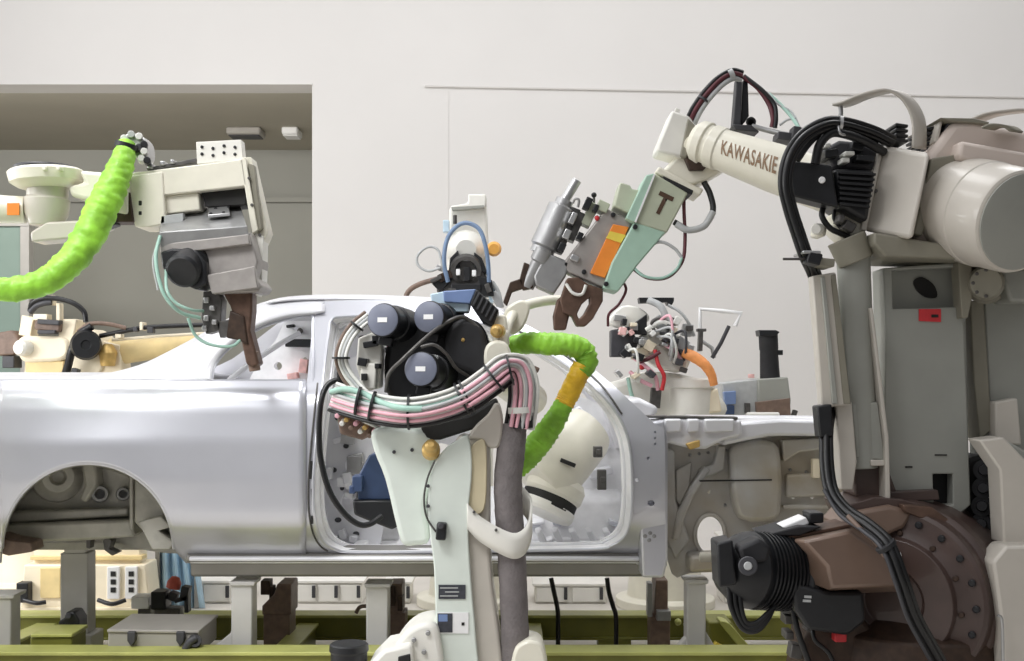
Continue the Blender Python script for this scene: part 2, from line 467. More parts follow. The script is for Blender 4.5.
# rear pillar: outer edge against window edge
Rr = cat2([(70, 379), (105, 375), (140, 366), (170, 352), (200, 336), (232, 318), (262, 304), (296, 299), (325, 298)], 4)
Nn = cat2([(306, 384), (260, 384), (222, 384), (212, 379), (217, 361), (234, 343), (260, 327), (290, 317.5), (325, 313)], 4)
rows = []
for i in range(len(Rr)):
    r = Rr[i]; n_ = Nn[i]; row = []
    for k in range(7):
        t = k / 6; x = r[0] + (n_[0] - r[0]) * t; y = r[1] + (n_[1] - r[1]) * t
        d = .09 * (1 - t) ** 2 - .012 * math.sin(PI * t)
        row.append(W(x, y, cy(y) + d))
    rows.append(row)
MB().grid(rows).build('rear_pillar', 'body_white', car, ang=60, solid=.006)
# window flange of the quarter light
WQ = cat2([(212, 380), (214, 367), (228, 349), (258, 329), (290, 318.5), (313, 315)], 5)
MB().tube([CP(x, y, .012) for x, y in WQ + [(313, 383), (260, 385), (214, 384)]], .007, 8, 1, closed=True).build('window_flange', 'body_silver', car)
wq2 = [(226, 376), (232, 362), (250, 347), (276, 336)]
MB().tube([CP(x, y, .10) for x, y in cat2([(228, 381), (250, 364), (280, 344), (300, 333)], 4)], .012, 8, 1).build('pillar_inner', 'body_white', car)

# roof skin
near = cat2([(196, 338), (228, 320), (262, 304), (300, 299), (350, 298.5), (405, 300), (450, 303), (488, 309), (505, 314)], 4)
rows = []
for x, y in near:
    a = CP(x, y, .0); a = W(x, y, cy(max(y, 300)) + (.09 if x < 270 else .02))
    row = [a]
    for Y, dz in ((a.y + .05, .012), (a.y + .18, .028), (5.55, .042), (5.95, .028), (6.08, .012), (6.13, 0)):
        row.append(V((a.x, Y, a.z + dz)))
    rows.append(row)
rows = rows[6:]
MB().grid(rows).build('roof_panel', 'body_white', car, ang=60, solid=.006)

# side frame round the door opening
out = [(306, 562)] + [(306, y) for y in range(555, 383, -9)] + [(307.5, 378), (309, 360), (311, 340), (313, 322), (318, 308)] + cat2([(325, 301), (360, 300), (420, 301), (470, 305), (512, 318), (562, 345), (606, 379), (640, 410), (655, 424)], 5) + [(664, 428), (665, 450), (665, 480), (665, 510), (666, 540), (667, 566), (655, 570), (640, 566)] + [(x, 562) for x in range(630, 306, -12)]
DO = cat2([(332, 321), (345, 317), (400, 316), (455, 318), (505, 332), (552, 356), (588, 382), (614, 410), (628, 440), (632, 480), (631, 515), (626, 534), (612, 545), (590, 549), (470, 551), (360, 552), (336, 549), (322, 538), (315, 515), (314, 480), (318, 430), (324, 375), (329, 335)], 5, True)
holes = [ell(655, 432 + 6 * i, 1.3, 1.3, 8) for i in range(3)] + [ell(648, 458, 1.6, 1.6, 8), ell(651, 503, 3.6, 3, 12), ell(637, 480, 2, 2, 8)]
side = MB().plate(out, [DO] + holes, lambda x, y: CP(x, y, .004 if x < 320 else .0), (0, .012, 0)).build('side_frame', 'body_silver', car, ang=35)
cen = (472, 440)
def shr(p, k): return (cen[0] + (p[0] - cen[0]) * k, cen[1] + (p[1] - cen[1]) * k)
def ring(k, d): return [CP(*shr(p, k), d) for p in DO]
MB().grid([ring(1.0, .002), ring(.992, .03), ring(.975, .05), ring(.968, .085), ring(.945, .1), ring(.94, .14), ring(.945, .17)], False).build('door_jamb', 'body_inner', side, ang=28, solid=.004)
MB().tube(ring(1.004, -.004), .006, 8, 1, closed=True).build('door_flange', 'body_silver', side)
MB().tube(ring(.958, .088), .007, 8, 1, closed=True).build('seal_flange', 'body_white', side)
# latch striker patches, slots, hinge plates
for x, y, w, h, dg in ((310.5, 470, 2.4, 18, 3), (312.5, 497, 2.4, 16, -4), (312, 520, 2.0, 8, 0)):
    MB().slab(rect(x, y, w, h, dg), cy(y) - .004, cy(y) + .004).build('slot', 'gap_dark', side)
for x, y in ((598, 452), (602, 480)):
    b = MB(); b.slab(rect(x, y, 9, 11 if y < 460 else 20, 0), 4.86, 4.9); b.slab(rect(x + 1, y, 5, 6, 0), 4.85, 4.87)
    b.build('hinge_plate', 'steel_dark', side, .003)

# sill
sec = [(4.82, 549), (4.765, 554.5), (4.742, 557), (4.738, 561), (4.745, 564), (4.80, 567), (4.812, 580.5), (4.825, 582), (4.85, 581), (4.90, 560)]
def sillx(px): return W(px, 560, 4.7).x
b = MB(); b.hull([V((sillx(183), Y, W(0, y, 4.7).z)) for Y, y in sec], [V((sillx(668), Y, W(0, y, 4.7).z)) for Y, y in sec])
b.build('sill', 'sill_grey', car, .006)
b = MB(); b.hull([V((sillx(187), Y, W(0, y, 4.7).z)) for Y, y in ((4.76, 557), (4.728, 558.5), (4.726, 562), (4.76, 564))], [V((sillx(640), Y, W(0, y, 4.7).z)) for Y, y in ((4.76, 557), (4.728, 558.5), (4.726, 562), (4.76, 564))])
b.build('sill_highlight', 'body_white', car, .004)  # pale strip stands in for the highlight along the sill

# cabin: floor pan with ribs, tunnel, bulkheads, far side
zf = W(0, 556, 4.75).z
b = MB(); b.box(((sillx(186) + sillx(668)) / 2, 5.5, zf - .02), (sillx(668) - sillx(186), 1.5, .02))
for k in range(7): b.box((sillx(350 + k * 44), 5.02, zf), (.05, .36, .03)); b.box((sillx(350 + k * 44), 5.9, zf), (.05, .36, .03))
b.build('floor_pan', 'body_inner', car, .006)
b = MB(); b.prism([V((sillx(300), Y, zf + z)) for Y, z in ((5.25, -.02), (5.32, .16), (5.4, .2), (5.55, .2), (5.63, .16), (5.7, -.02))], (sillx(640) - sillx(300), 0, 0))
b.build('tunnel', 'body_inner', car, .02)
def bulk(px, y0, y1, Ys=(4.82, 6.1), t=.02):
    x = sillx(px); return MB().hull([V((x, Ys[0], W(0, y0, 4.8).z)), V((x, Ys[1], W(0, y0, 4.8).z)), V((x, Ys[1], W(0, y1, 4.8).z)), V((x, Ys[0], W(0, y1, 4.8).z))],
                                   [V((x + t, Ys[0], W(0, y0, 4.8).z)), V((x + t, Ys[1], W(0, y0, 4.8).z)), V((x + t, Ys[1], W(0, y1, 4.8).z)), V((x + t, Ys[0], W(0, y1, 4.8).z))])
bulk(648, 428, 562).build('firewall', 'body_inner', car)
bulk(286, 404, 560).build('rear_bulkhead', 'body_inner', car)
b = MB(); b.box((sillx(220), 5.45, W(0, 400, 4.8).z), (.75, 1.35, .02)); b.build('parcel_shelf', 'body_inner', car, .004)
# far side frame, same openings at the far width
YF = 6.18
def far(x, y):
    q = CP(x, y); return V((q.x, YF - (q.y - 4.6) * 1.0, q.z))
outF = [(100, 562), (100, 470), (98, 392), (118, 374), (165, 356), (200, 336), (232, 318), (262, 304), (300, 299), (350, 299), (420, 301), (470, 305), (512, 318), (562, 345), (606, 379), (640, 410), (664, 428), (667, 566), (400, 566)]
QW = [(214, 379), (217, 363), (234, 346), (262, 329), (290, 320), (310, 317), (305, 345), (303, 378)]
MB().plate(cat2(outF, 3, True), [cat2(DO[::6], 3, True), QW], far, (0, .02, 0)).build('side_frame', 'body_white', car, ang=30)
b = MB(); b.hull([V((sillx(183), YF - .12, W(0, 548, 4.7).z)), V((sillx(183), YF + .03, W(0, 548, 4.7).z)), V((sillx(183), YF + .03, W(0, 580, 4.7).z)), V((sillx(183), YF - .12, W(0, 580, 4.7).z))],
                 [V((sillx(668), YF - .12, W(0, 548, 4.7).z)), V((sillx(668), YF + .03, W(0, 548, 4.7).z)), V((sillx(668), YF + .03, W(0, 580, 4.7).z)), V((sillx(668), YF - .12, W(0, 580, 4.7).z))])
b.build('sill', 'body_inner', car, .01)
# inner trim sheet metal seen through the openings
pi = Pen(car, 5.75)
pi.frame('inner_panel', 'body_inner', [(348, 420), (470, 420), (470, 500), (348, 500)], [ell(390, 455, 14, 10, 18), ell(440, 455, 16, 12, 18), ell(365, 480, 5, 5, 12)], 0, .02)
pi.frame('inner_panel', 'body_inner', [(284, 322), (318, 317), (332, 318), (332, 386), (246, 386), (262, 356), (276, 340)], [ell(278, 366, 4, 4, 12), ell(305, 362, 3, 5, 12), ell(296, 328, 3, 2.5, 12)], .05, .065)
pi.slab('bracket', 'black', rect(299, 343, 28, 8, 1), -.02, .045)
pi.slab('bracket', 'black', rect(290, 326, 8, 3, -8), .0, .045)
pi.slabs('bracket', 'pink_soft', [(rect(303, 366, 8, 14, 8), -.02, .045), (rect(292, 376, 10, 6, -10), -.02, .045)])
pi.slab('bracket', 'sage', rect(311, 372, 5, 16, 3), -.02, .045)
pi.cyl('grommet', 'steel_dark', (300, 331, .0), (300, 331, .05), 3)
pq = Pen(car, 5.1)
pq.frame('inner_panel', 'body_white', [(324, 318), (400, 318), (400, 395), (330, 402), (318, 400)], [ell(350, 345, 10, 13, 16), ell(378, 372, 9, 9, 16)], 0, .015)
pq.frame('inner_panel', 'body_white', [(322, 398), (390, 396), (392, 480), (380, 545), (335, 548), (324, 500)], [ell(355, 465, 10, 9, 16), ell(348, 502, 7, 10, 16)], .0, .015)
pq.slab('bracket', 'steel_grey', rect(354, 465, 15, 18, 0), -.05, 0)
pq.slab('bracket', 'steel_dark', rect(361, 494, 9, 14, 8), -.06, 0)
# kick panel area with stamped ribs by the front post
pk = Pen(car, 5.38)
pk.frame('kick_panel', 'body_inner', cat2([(560, 400), (600, 405), (622, 440), (628, 500), (618, 536), (590, 545), (575, 520), (566, 470)], 3, True), [ell(592, 440, 5, 9, 14, -20), ell(606, 512, 5, 4, 12)], .05, .065)
pf = Pen(car, 5.0)
for k in range(5): pf.slab('floor_rib', 'body_white', [(535 + k * 17, 532), (541 + k * 17, 530), (548 + k * 17, 545), (542 + k * 17, 547)], .0, .12, bevel=.006)

# front structure
hp = Pen(car, 4.62)
hp.slab('hinge_pillar', 'body_silver', [(641, 424), (664, 420), (668, 440), (668, 560), (664, 578), (642, 578), (640, 520)], .03, .16, bevel=.012)
ho = Pen(car, 4.9)
apo = cat2([(655, 432), (700, 446), (745, 440), (800, 434), (880, 434), (960, 440), (960, 560), (880, 574), (820, 568), (760, 570), (715, 572), (690, 573), (672, 574), (662, 520)], 3, True)
apron = ho.frame('apron', 'apron_metal', apo, [ell(710, 535, 14.5, 20, 28), ell(740, 463, 4, 4.5, 14), ell(793, 497, 2, 2, 10), ell(812, 497, 2, 2, 10), ell(750, 494, 2, 2, 10), ell(709, 492, 1.8, 1.8, 10)], 0, .012)
MB().tube([W(x, y, 4.893) for x, y in ell(710, 535, 15, 20.5, 30)], .009, 8, 1, closed=True).build('hole_rim', 'apron_metal', apron)
ho.slab('brace', 'apron_metal', [(705, 466), (711, 470), (694, 495), (684, 520), (680, 540), (672, 540), (678, 512), (690, 488)], -.06, .01, parent=apron, bevel=.008)
ho.slab('shock_tower', 'apron_metal', cat2([(735, 446), (775, 442), (782, 470), (782, 500), (776, 520), (742, 520), (733, 498), (731, 470)], 3, True), -.075, .01, parent=apron, bevel=.02)
ho.slab('panel_seam', 'gap_dark', [(700, 480.4), (772, 479.2), (772, 480.6), (700, 481.8)], -.078, -.06, parent=apron, bevel=0)
ho.slab('stiffener', 'apron_metal', [(663, 448), (675, 450), (676, 500), (690, 540), (676, 560), (666, 540), (664, 500)], -.04, .01, parent=apron, bevel=.008)
ho.slab('stiffener', 'apron_metal', [(782, 440), (850, 437), (850, 447), (800, 452), (784, 462)], -.06, .01, parent=apron, bevel=.008)
ho.slab('stiffener', 'apron_metal', [(783, 505), (850, 505), (850, 509), (783, 509)], -.03, .01, parent=apron, bevel=.004)
ho.slab('lower_rail', 'apron_metal', [(690, 556), (770, 552), (900, 548), (900, 572), (760, 571), (690, 573)], -.12, .02, bevel=.015)
ho.slab('bracket', 'base_cream', [(813, 459), (820, 459), (820, 478), (813, 478)], -.06, -.02, bevel=.003)
for k in range(4): pass
# upper rail of the engine bay: white top, stepped front
b = MB()
b.slab([(640, 421), (672, 418), (742, 420), (742, 436), (722, 441), (706, 449), (692, 449), (672, 444), (655, 440)], 4.72, 4.92)
b.build('upper_rail', 'body_white', car, .012)
MB().slab([(728, 423), (780, 419), (905, 422), (905, 438), (800, 436), (770, 436), (745, 441), (722, 446)], 4.76, 4.95).build('upper_rail', 'body_white', car, .014)
for x0, x1 in ((664, 682), (687, 700), (704, 735)):
    MB().slab([(x0, 419), (x1, 419), (x1 - 1, 432), (x0 + 1, 433)], 4.695, 4.74).build('rail_emboss', 'body_white', car, .008)
MB().slab([(646, 415.4), (738, 417), (738, 419.6), (646, 418)], 4.72, 4.80).build('cowl_edge', 'steel_dark', car, .003)
MB().slab([(686, 444), (700, 440), (700, 447), (690, 450)], 4.69, 4.73).build('sealing_pad', 'brass', car, .004)
b = MB(); b.slab([(616, 400), (640, 398), (660, 408), (650, 424), (616, 424)], 5.05, 6.05); b.build('cowl', 'body_white', car, .02)
b = MB(); b.slab([(690, 416), (960, 418), (960, 436), (690, 436)], 5.75, 5.95); b.build('upper_rail', 'body_white', car, .012)
b = MB(); b.slab([(690, 436), (960, 436), (960, 540), (760, 520), (690, 500)], 5.83, 5.86); b.build('apron', 'apron_metal', car, .004)
b = MB(); b.slab([(930, 432), (965, 432), (965, 560), (930, 560)], 4.85, 5.9); b.build('front_cross_member', 'body_inner', car, .01)
for x, y in ((645, 446), (649, 447), (645, 536), (650, 533), (654, 536), (649, 540)):
    MB().lathe(W(x, y, 4.655), (0, -1, 0), [(0, .009), (.006, .008), (.008, .004)], 10).build('weld_nut', 'steel_grey', side)
# underbody boards behind the sill
b = MB(); b.box((sillx(20), 5.5, W(0, 548, 5.0).z), (1.5, .9, .03)); b.build('trunk_floor', 'body_under', car)

# spot welds and small clips on the front structure
for x, y in [(668 + (i % 2), 452 + 8 * i) for i in range(9)] + [(690 + 9 * i, 455 - 1.2 * i) for i in range(5)] + [(790, 470), (806, 472), (826, 470), (742, 510), (770, 508), (756, 474), (725, 505)]:
    MB().lathe(W(x, y, 4.898), (0, -1, 0), [(0, .0065), (.004, .006), (.007, .003)], 10).build('weld_stud', 'steel_grey', apron)
ho.slab('brace', 'apron_metal', [(718, 446), (726, 446), (724, 470), (712, 476), (700, 478), (700, 470), (714, 464)], -.05, .01, parent=apron, bevel=.006)
ho.slab('stiffener', 'apron_metal', [(786, 474), (846, 472), (846, 496), (786, 498)], -.025, .01, parent=apron, bevel=.012)
ho.slab('stiffener', 'apron_metal', [(676, 470), (692, 462), (690, 486), (680, 506), (676, 500)], -.03, .01, parent=apron, bevel=.006)
MB().lathe(W(645, 503, 4.648), (0, -1, 0), [(0, .018), (.004, .018), (.006, .012), (.006, 0)], 20).build('hinge_boss', 'body_silver', side)
for x, y in ((660, 452), (660, 470), (658, 520), (646, 470)): MB().lathe(W(x, y, 4.652), (0, -1, 0), [(0, .006), (.003, .005), (.003, 0)], 10).build('bolt_hole', 'gap_dark', side)

MB().tube([CP(x, y, -.004) for x, y in cat2([(512, 328), (545, 343), (575, 362), (602, 386), (622, 414)], 6)], .004, 8, 1).build('pillar_groove', 'steel_dark', side)
MB().slab(rect(564, 351, 14, 3, 31), cy(351) - .012, cy(351) + .01).build('slot', 'gap_dark', side)
for k_, dx in ((1.035, 0), ):
    MB().tube([CP(*shr(p, k_), -.003) for p in DO if shr(p, k_)[0] < 330 and 380 < p[1] < 552], .0035, 8, 1).build('shut_line', 'steel_dark', side)

rc = random.Random(11)
for i in range(14):
    x = 328 + rc.random() * 42; y = 400 + rc.random() * 140
    pq.slab('inner_bracket', rc.choice(['body_white', 'body_inner', 'steel_grey', 'body_white', 'steel']), rect(x, y, 5 + rc.random() * 9, 4 + rc.random() * 8, rc.random() * 40 - 20), -.04 - rc.random() * .03, .0, bevel=.004)
for x, y in ((338, 418), (346, 446), (334, 470), (342, 488), (338, 520), (356, 534), (340, 350), (362, 338), (386, 350)):
    pq.slab('access_hole', 'charcoal', ell(x, y, 2.2 + (x % 3) * .6, 2.6, 12), -.004, .004, bevel=0)
for i in range(9):
    x = 530 + rc.random() * 88; y = 518 + rc.random() * 26
    pf.slab('floor_patch', rc.choice(['body_white', 'body_inner', 'body_silver']), rect(x, y, 6 + rc.random() * 12, 3 + rc.random() * 4, rc.random() * 50 - 25), .16 + rc.random() * .1, .3, bevel=.005)
pk.slab('panel_rib', 'body_white', [(588, 470), (612, 466), (614, 474), (590, 480)], .0, .06, bevel=.008)
pk.slab('panel_rib', 'body_white', [(572, 410), (580, 406), (612, 446), (606, 452)], .0, .06, bevel=.008)
pk.slab('panel_rib', 'body_white', [(600, 400), (606, 402), (622, 448), (616, 450)], .0, .06, bevel=.008)

xr = CP(-90, 450).x
MB().hull([V((xr, 4.66, CP(0, 384).z)), V((xr, 6.2, CP(0, 384).z)), V((xr, 6.15, CP(0, 560).z)), V((xr, 4.80, CP(0, 560).z))],
          [V((xr + .02, 4.66, CP(0, 384).z)), V((xr + .02, 6.2, CP(0, 384).z)), V((xr + .02, 6.15, CP(0, 560).z)), V((xr + .02, 4.80, CP(0, 560).z))]).build('tail_panel', 'body_silver', car, .004)
# ------------------------------------------------------------------ near robot at the right
YR = 3.3
rr = thing('welding_robot', 'largest beige welding robot on a round brown base, lettered arm reaching left', 'robot', (W(910, 0, 3.65).x, 3.65, 0))
P = Pen(rr, YR)
R_ = P
# lower link plate with recess window
arm = P.frame('lower_arm', 'beige_grey', [(883, 268), (964, 262), (967, 318), (964, 322), (971, 505), (958, 516), (925, 520), (893, 512), (884, 440), (886, 330)], [[(892, 270), (957, 267), (960, 307), (893, 309)], [(933, 474), (953, 474), (953, 505), (934, 505)]], .12, .17, bevel=.004)  # grey paint takes in part of the link's shade
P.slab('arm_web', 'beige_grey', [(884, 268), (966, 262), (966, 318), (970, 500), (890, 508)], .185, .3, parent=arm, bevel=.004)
P.slab('opening', 'gap_dark', cat2([(914, 281), (922, 277), (934, 285), (937, 297), (926, 297), (917, 290)], 4, True), .178, .19, parent=arm, bevel=0)
P.slab('warning_sticker', 'red', [(919, 309), (941, 309), (941, 322), (919, 321)], .116, .119, parent=arm, bevel=0)
P.slab('sticker_marks', 'gap_dark', rect(935, 316, 7, 3), .1145, .116, parent=arm, bevel=0)
P.slab('slot', 'gap_dark', rect(909, 467, 7, 1.6), .117, .12, parent=arm, bevel=0)
P.slab('slot', 'gap_dark', rect(941, 455, 12, 1.2), .117, .12, parent=arm, bevel=0)
P.slab('arm_lug', 'beige_dark', [(958, 262), (972, 264), (972, 300), (968, 318), (962, 318)], .08, .14, parent=arm, bevel=.003)
P.slab('opening_dark', 'gap_dark', [(932, 473), (954, 473), (954, 506), (932, 506)], .18, .186, parent=arm, bevel=0)
P.slab('edge_strip', 'beige', [(870, 308), (873, 308), (889, 438), (891, 505), (886, 502), (885, 440)], .04, .12, bevel=.003)
# tie rods and duct at the left of the link
P.cyl('tie_rod', 'beige_grey', (853, 250, .1), (862, 468, .1), 17, 16)
P.cyl('tie_rod_end', 'beige_dark', (846, 238, .08), (856, 262, .08), 20, 18)
P.slab('cable_duct', 'beige', [(812, 276), (836, 272), (850, 405), (822, 408)], .0, .05, bevel=.005)
P.slab('duct_rib', 'beige_grey', [(821, 277), (825, 276), (838, 404), (833, 404)], -.012, .01, bevel=.002)
P.slab('duct_rib', 'beige_dark', [(831, 275), (836, 274), (851, 404), (844, 404)], -.005, .01, bevel=.002)
P.slab('rod_cover', 'beige', [(836, 404), (852, 402), (857, 462), (853, 490), (841, 490)], .03, .1, bevel=.004)
P.slab('rod_cover', 'beige_grey', [(852, 404), (878, 402), (886, 466), (880, 460), (856, 458)], .06, .1, bevel=.004)
P.slab('link_bracket', 'brown', [(853, 460), (886, 462), (900, 500), (880, 512), (855, 495)], .1, .25, bevel=.006)
P.slab('link_tab', 'beige', rect(878, 463, 14, 6), .05, .1, bevel=.003)
# right hand column and pivots
P.slab('rear_link', 'beige_grey', [(984, 300), (1060, 300), (1065, 520), (1000, 520), (990, 420)], .22, .34, bevel=.006)
P.slab('rear_link_edge', 'beige_dark', [(970, 300), (984, 302), (992, 430), (980, 440), (974, 380)], .2, .3, bevel=.004)
P.slab('link_cover', 'beige', [(995, 402), (1018, 398), (1022, 445), (996, 445)], .16, .215, bevel=.006)
P.lathe('pivot_cap', 'beige_dark', (986, 283, .22), (986, 283, .03), [(0, 22), (.3, 22), (.32, 18), (.8, 18), (.85, 16), (1, 15)])
P.dots('bolt', 'steel_dark', [P.p(986 + 13 * math.cos(a), 283 + 13 * math.sin(a), .028) for a in [k * PI / 4 for k in range(8)]], (0, -1, 0), .005, .004, rr)
P.slab('link_yoke', 'beige_grey', [(1000, 268), (1050, 268), (1050, 302), (1010, 302)], .1, .25, bevel=.01)
P.slab('spring_unit', 'gap_dark', cat2([(966, 468), (978, 456), (996, 462), (1002, 500), (1000, 540), (985, 545), (972, 520)], 4, True), .18, .4, bevel=.01)
for k in range(4): P.lathe('spring_coil', 'black_soft', (984 - k * 1, 470 + k * 18, .18), (984 - k * 1, 470 + k * 18, .12), [(0, 11), (.6, 11), (.6, 6), (1, 5)], n=16)
# bracket of the base at the frame's right edge
P.slab('base_bracket', 'beige', [(979, 440), (1004, 437), (1024, 458), (1060, 490), (1060, 545), (1004, 545), (1000, 470)], -.06, .03, bevel=.006)
P.slab('base_bracket', 'beige', [(993, 562), (1006, 546), (1060, 546), (1060, 700), (1004, 700), (1002, 625)], -.14, -.04, bevel=.008)
P.tube('thin_pipe', 'steel', [(998, 615, -.17), (1002, 622, -.17), (1003, 661, -.17), (1003, 720, -.17)], 1.5)
P.slab('bracket_web', 'beige_grey', [(1006, 440), (1060, 470), (1060, 700), (1010, 700)], .03, .3, bevel=.006)
# shoulder gear housing
ax = V((.62, .78, 0)).normalized()
gc = P.p(893, 600, .02)
k = P.k
gear = MB().lathe(gc, ax, [(0, 0), (0, 30 * k), (-.02, 34 * k), (-.02, 62 * k), (0, 64 * k), (.01, 74 * k), (.01, 88 * k), (.018, 92 * k), (.05, 93 * k), (.055, 96 * k), (.062, 98 * k), (.10, 99 * k), (.105, 96 * k), (.2, 96 * k), (.21, 92 * k), (.32, 90 * k)], 64).build('shoulder_gear', 'brown', rr, .002, ang=25)
gs = V((0, 0, 1)).cross(ax).normalized()
def gpt(a, r, t): return gc + ax * t + (gs * math.cos(a) + V((0, 0, 1)) * math.sin(a)) * r * k
P.dots('bolt', 'black', [gpt(2 * PI * i / 20, 81, .01) for i in range(20)], -ax, .010, .008, gear)
P.dots('bolt', 'brown_dark', [gpt(2 * PI * i / 12 + .1, 68, .004) for i in range(12)], -ax, .008, .008, gear)
for a, r, m_ in ((1.0, 57, 'steel'), (.8, 50, 'brown_light'), (.45, 55, 'steel_dark')):
    c = gpt(a, r, -.02); MB().lathe(c, -ax, [(0, .017), (.008, .017), (.008, .012), (.016, .010), (.018, 0)], 18).build('oil_plug', m_, gear)
c = gpt(1.75, 48, -.03); MB().lathe(c, -ax, [(0, .012), (.015, .011), (.02, .006)], 14).build('oil_plug', 'label_white', gear)
P.slab('gear_top_cover', 'brown_light', [(838, 528), (852, 512), (890, 505), (915, 512), (905, 528), (868, 545)], .0, .2, bevel=.012)
P.slabs('gear_flange', 'brown', [([(845, 506), (875, 497), (905, 500), (930, 508), (905, 514), (850, 518)], .02, .25), ([(888, 492), (938, 490), (940, 500), (890, 502)], .08, .25)])
P.slab('trim_plate', 'brown_copper', [(903, 505), (932, 507), (952, 522), (970, 545), (965, 550), (940, 525), (905, 512)], -.02, .04, bevel=.003)
# base: turret and plinth down to the floor
pb = gpt(0, 0, .2); pb.z = 0
MB().lathe(V((pb.x, pb.y, 0)), (0, 0, 1), [(0, .42), (.06, .42), (.07, .34), (.3, .32), (.32, .36), (.42, .36), (.44, .30), (.62, .28), (.66, .2)], 48).build('base', 'brown_dark', rr, .006, ang=30)
P.slab('turret', 'brown_dark', [(818, 600), (880, 600), (985, 610), (1010, 700), (1000, 740), (800, 740), (815, 660)], .12, .45, bevel=.03)
P.slab('turret_rib', 'brown_dark', [(812, 618), (860, 612), (890, 655), (880, 720), (820, 720), (800, 650)], .02, .14, bevel=.015)
# motor on the shoulder
b = MB()
fr = [(795, 537), (851, 527), (893, 557), (899, 587), (829, 592), (789, 580)]
b.hull([P.p(803, 541, -.16), P.p(850, 531, -.16), P.p(892, 559, -.16), P.p(898, 586, -.16), P.p(831, 588, -.18), P.p(827, 566, -.19)],
       [P.p(786, 538, .02), P.p(851, 525, .05), P.p(896, 556, .05), P.p(900, 592, .02), P.p(829, 594, .0), P.p(793, 580, -.02)])
cov = b.build('motor_cover', 'brown_light', rr, .008)
P.slab('cover_lip', 'brown_copper', [(786, 537), (851, 524), (853, 527), (788, 540)], -.05, .08, parent=cov, bevel=.002)
P.slab('gearbox', 'black', [(792, 582), (830, 592), (864, 592), (866, 622), (848, 636), (808, 630), (795, 610)], -.12, .1, bevel=.01)
P.slab('label', 'hose_grey', rect(808, 597, 7, 2.4, 3), -.125, -.121, bevel=0); P.slab('label', 'hose_grey', rect(807, 601, 8, 2.4, 3), -.125, -.121, bevel=0)
mo = P.lathe('motor', 'black', (797, 573, -.0), (722, 568, -.10), [(0, 40), (.12, 41), (.16, 36), (.62, 36), (.66, 38), (.8, 34), (.95, 24), (1, 16), (1, 0)], n=40, bevel=.002)
axm = (P.p(722, 568, -.10) - P.p(797, 573, 0)); Lm = axm.length; axm.normalize()
for i in range(9):
    c = P.p(797, 573, 0) + axm * Lm * (.17 + .05 * i)
    MB().lathe(c, axm, [(0, 38.5 * k), (Lm * .018, 38.5 * k)], 40).build('cooling_fin', 'black', mo)
P.slab('connector_box', 'black', [(717, 543), (733, 540), (737, 585), (719, 588)], -.17, -.06, bevel=.006)
P.slab('connector_box', 'black_soft', [(738, 548), (760, 538), (772, 548), (768, 562), (744, 565)], -.18, -.1, bevel=.01)
P.cyl('plug', 'charcoal', (748, 566, -.13), (748, 566, -.22), 9)
P.cyl('plug', 'hose_grey', (748, 566, -.22), (748, 566, -.225), 4)
P.slab('top_plate', 'black_soft', [(762, 536), (800, 526), (822, 527), (800, 536)], -.06, .1, bevel=.004)
P.slab('top_bracket', 'label_white', [(782, 527), (806, 517), (810, 524), (790, 531)], -.03, .05, bevel=.004)
P.slab('top_bracket', 'black', [(809, 513), (824, 513), (824, 523), (810, 524)], -.03, .05, bevel=.004)
P.cyl('shaft_guard', 'beige_dark', (700, 557, -.02), (720, 557, -.04), 5)
for o_ in (0, 1, 2):
    P.tube('motor_cable', 'rubber', [(729 + o_ * 5, 586, -.12), (731 + o_ * 5, 607, -.13), (742 + o_ * 2, 628 - o_ * 3, -.13), (756, 631 - o_ * 4, -.13), (767, 620 - o_ * 3, -.12), (775 + o_, 604, -.1)], 2.6)
P.tube('motor_cable', 'rubber', [(793, 610, -.06), (798, 632, -.07), (806, 655, -.07), (818, 690, -.05)], 3)
P.tube('motor_cable', 'rubber', [(812, 622, -.03), (815, 640, -.05), (830, 655, -.05), (842, 690, -.05)], 2.2)
P.slabs('valve_block', 'steel_dark', [(rect(789, 620, 8, 9), -.03, .03), (rect(790, 636, 8, 8), -.03, .03), (rect(812, 628, 9, 10, 20), .0, .05), (rect(797, 652, 12, 14, 10), .0, .05)])
P.slab('clamp', 'red', rect(841, 638, 12, 9), -.02, .02, bevel=.004)
P.slab('clamp', 'hose_wine', rect(838, 630, 7, 8), -.02, .02, bevel=.003)
# forearm housing
def cvp(x, y, d, g=0.0):
    f = (930 - x - (y - 153) * .2) / 49.0
    return P.p(x, y, d - .05 + .15 * f)
cvr = MB().hull([cvp(881, 145, 0), cvp(930, 153, 0), cvp(912, 240, 0), cvp(863, 231, 0)], [P.p(885, 147, .26), P.p(930, 154, .26), P.p(914, 238, .26), P.p(868, 230, .26)]).build('arm_cover', 'beige', rr, .014, 3)
P.slab('cover_rim', 'beige', [(879, 147), (884, 146), (867, 231), (861, 230)], .085, .25, parent=cvr, bevel=.004)
P.dots('screw', 'steel_dark', [cvp(876, 191, -.004)], (0, -1, 0), .005, .004, cvr)
P.slab('cover_underside', 'beige_dark', [(874, 232), (913, 239), (985, 250), (1060, 256), (1060, 262), (990, 260), (886, 257), (874, 244)], .0, .28, bevel=.006)
P.slab('forearm_housing', 'beige_pink', [(929, 152), (936, 144), (953, 121), (974, 118), (1000, 126), (1070, 140), (1070, 262), (990, 256), (913, 240), (920, 200)], .06, .36, bevel=.022, seg=3)
P.slab('housing_recess', 'beige_dark', [(932, 158), (958, 154), (958, 168), (940, 184), (922, 236), (914, 234)], .035, .07, bevel=.004)
ca = P.p(1020, 222, -.13); cb = P.p(950, 206, .13)
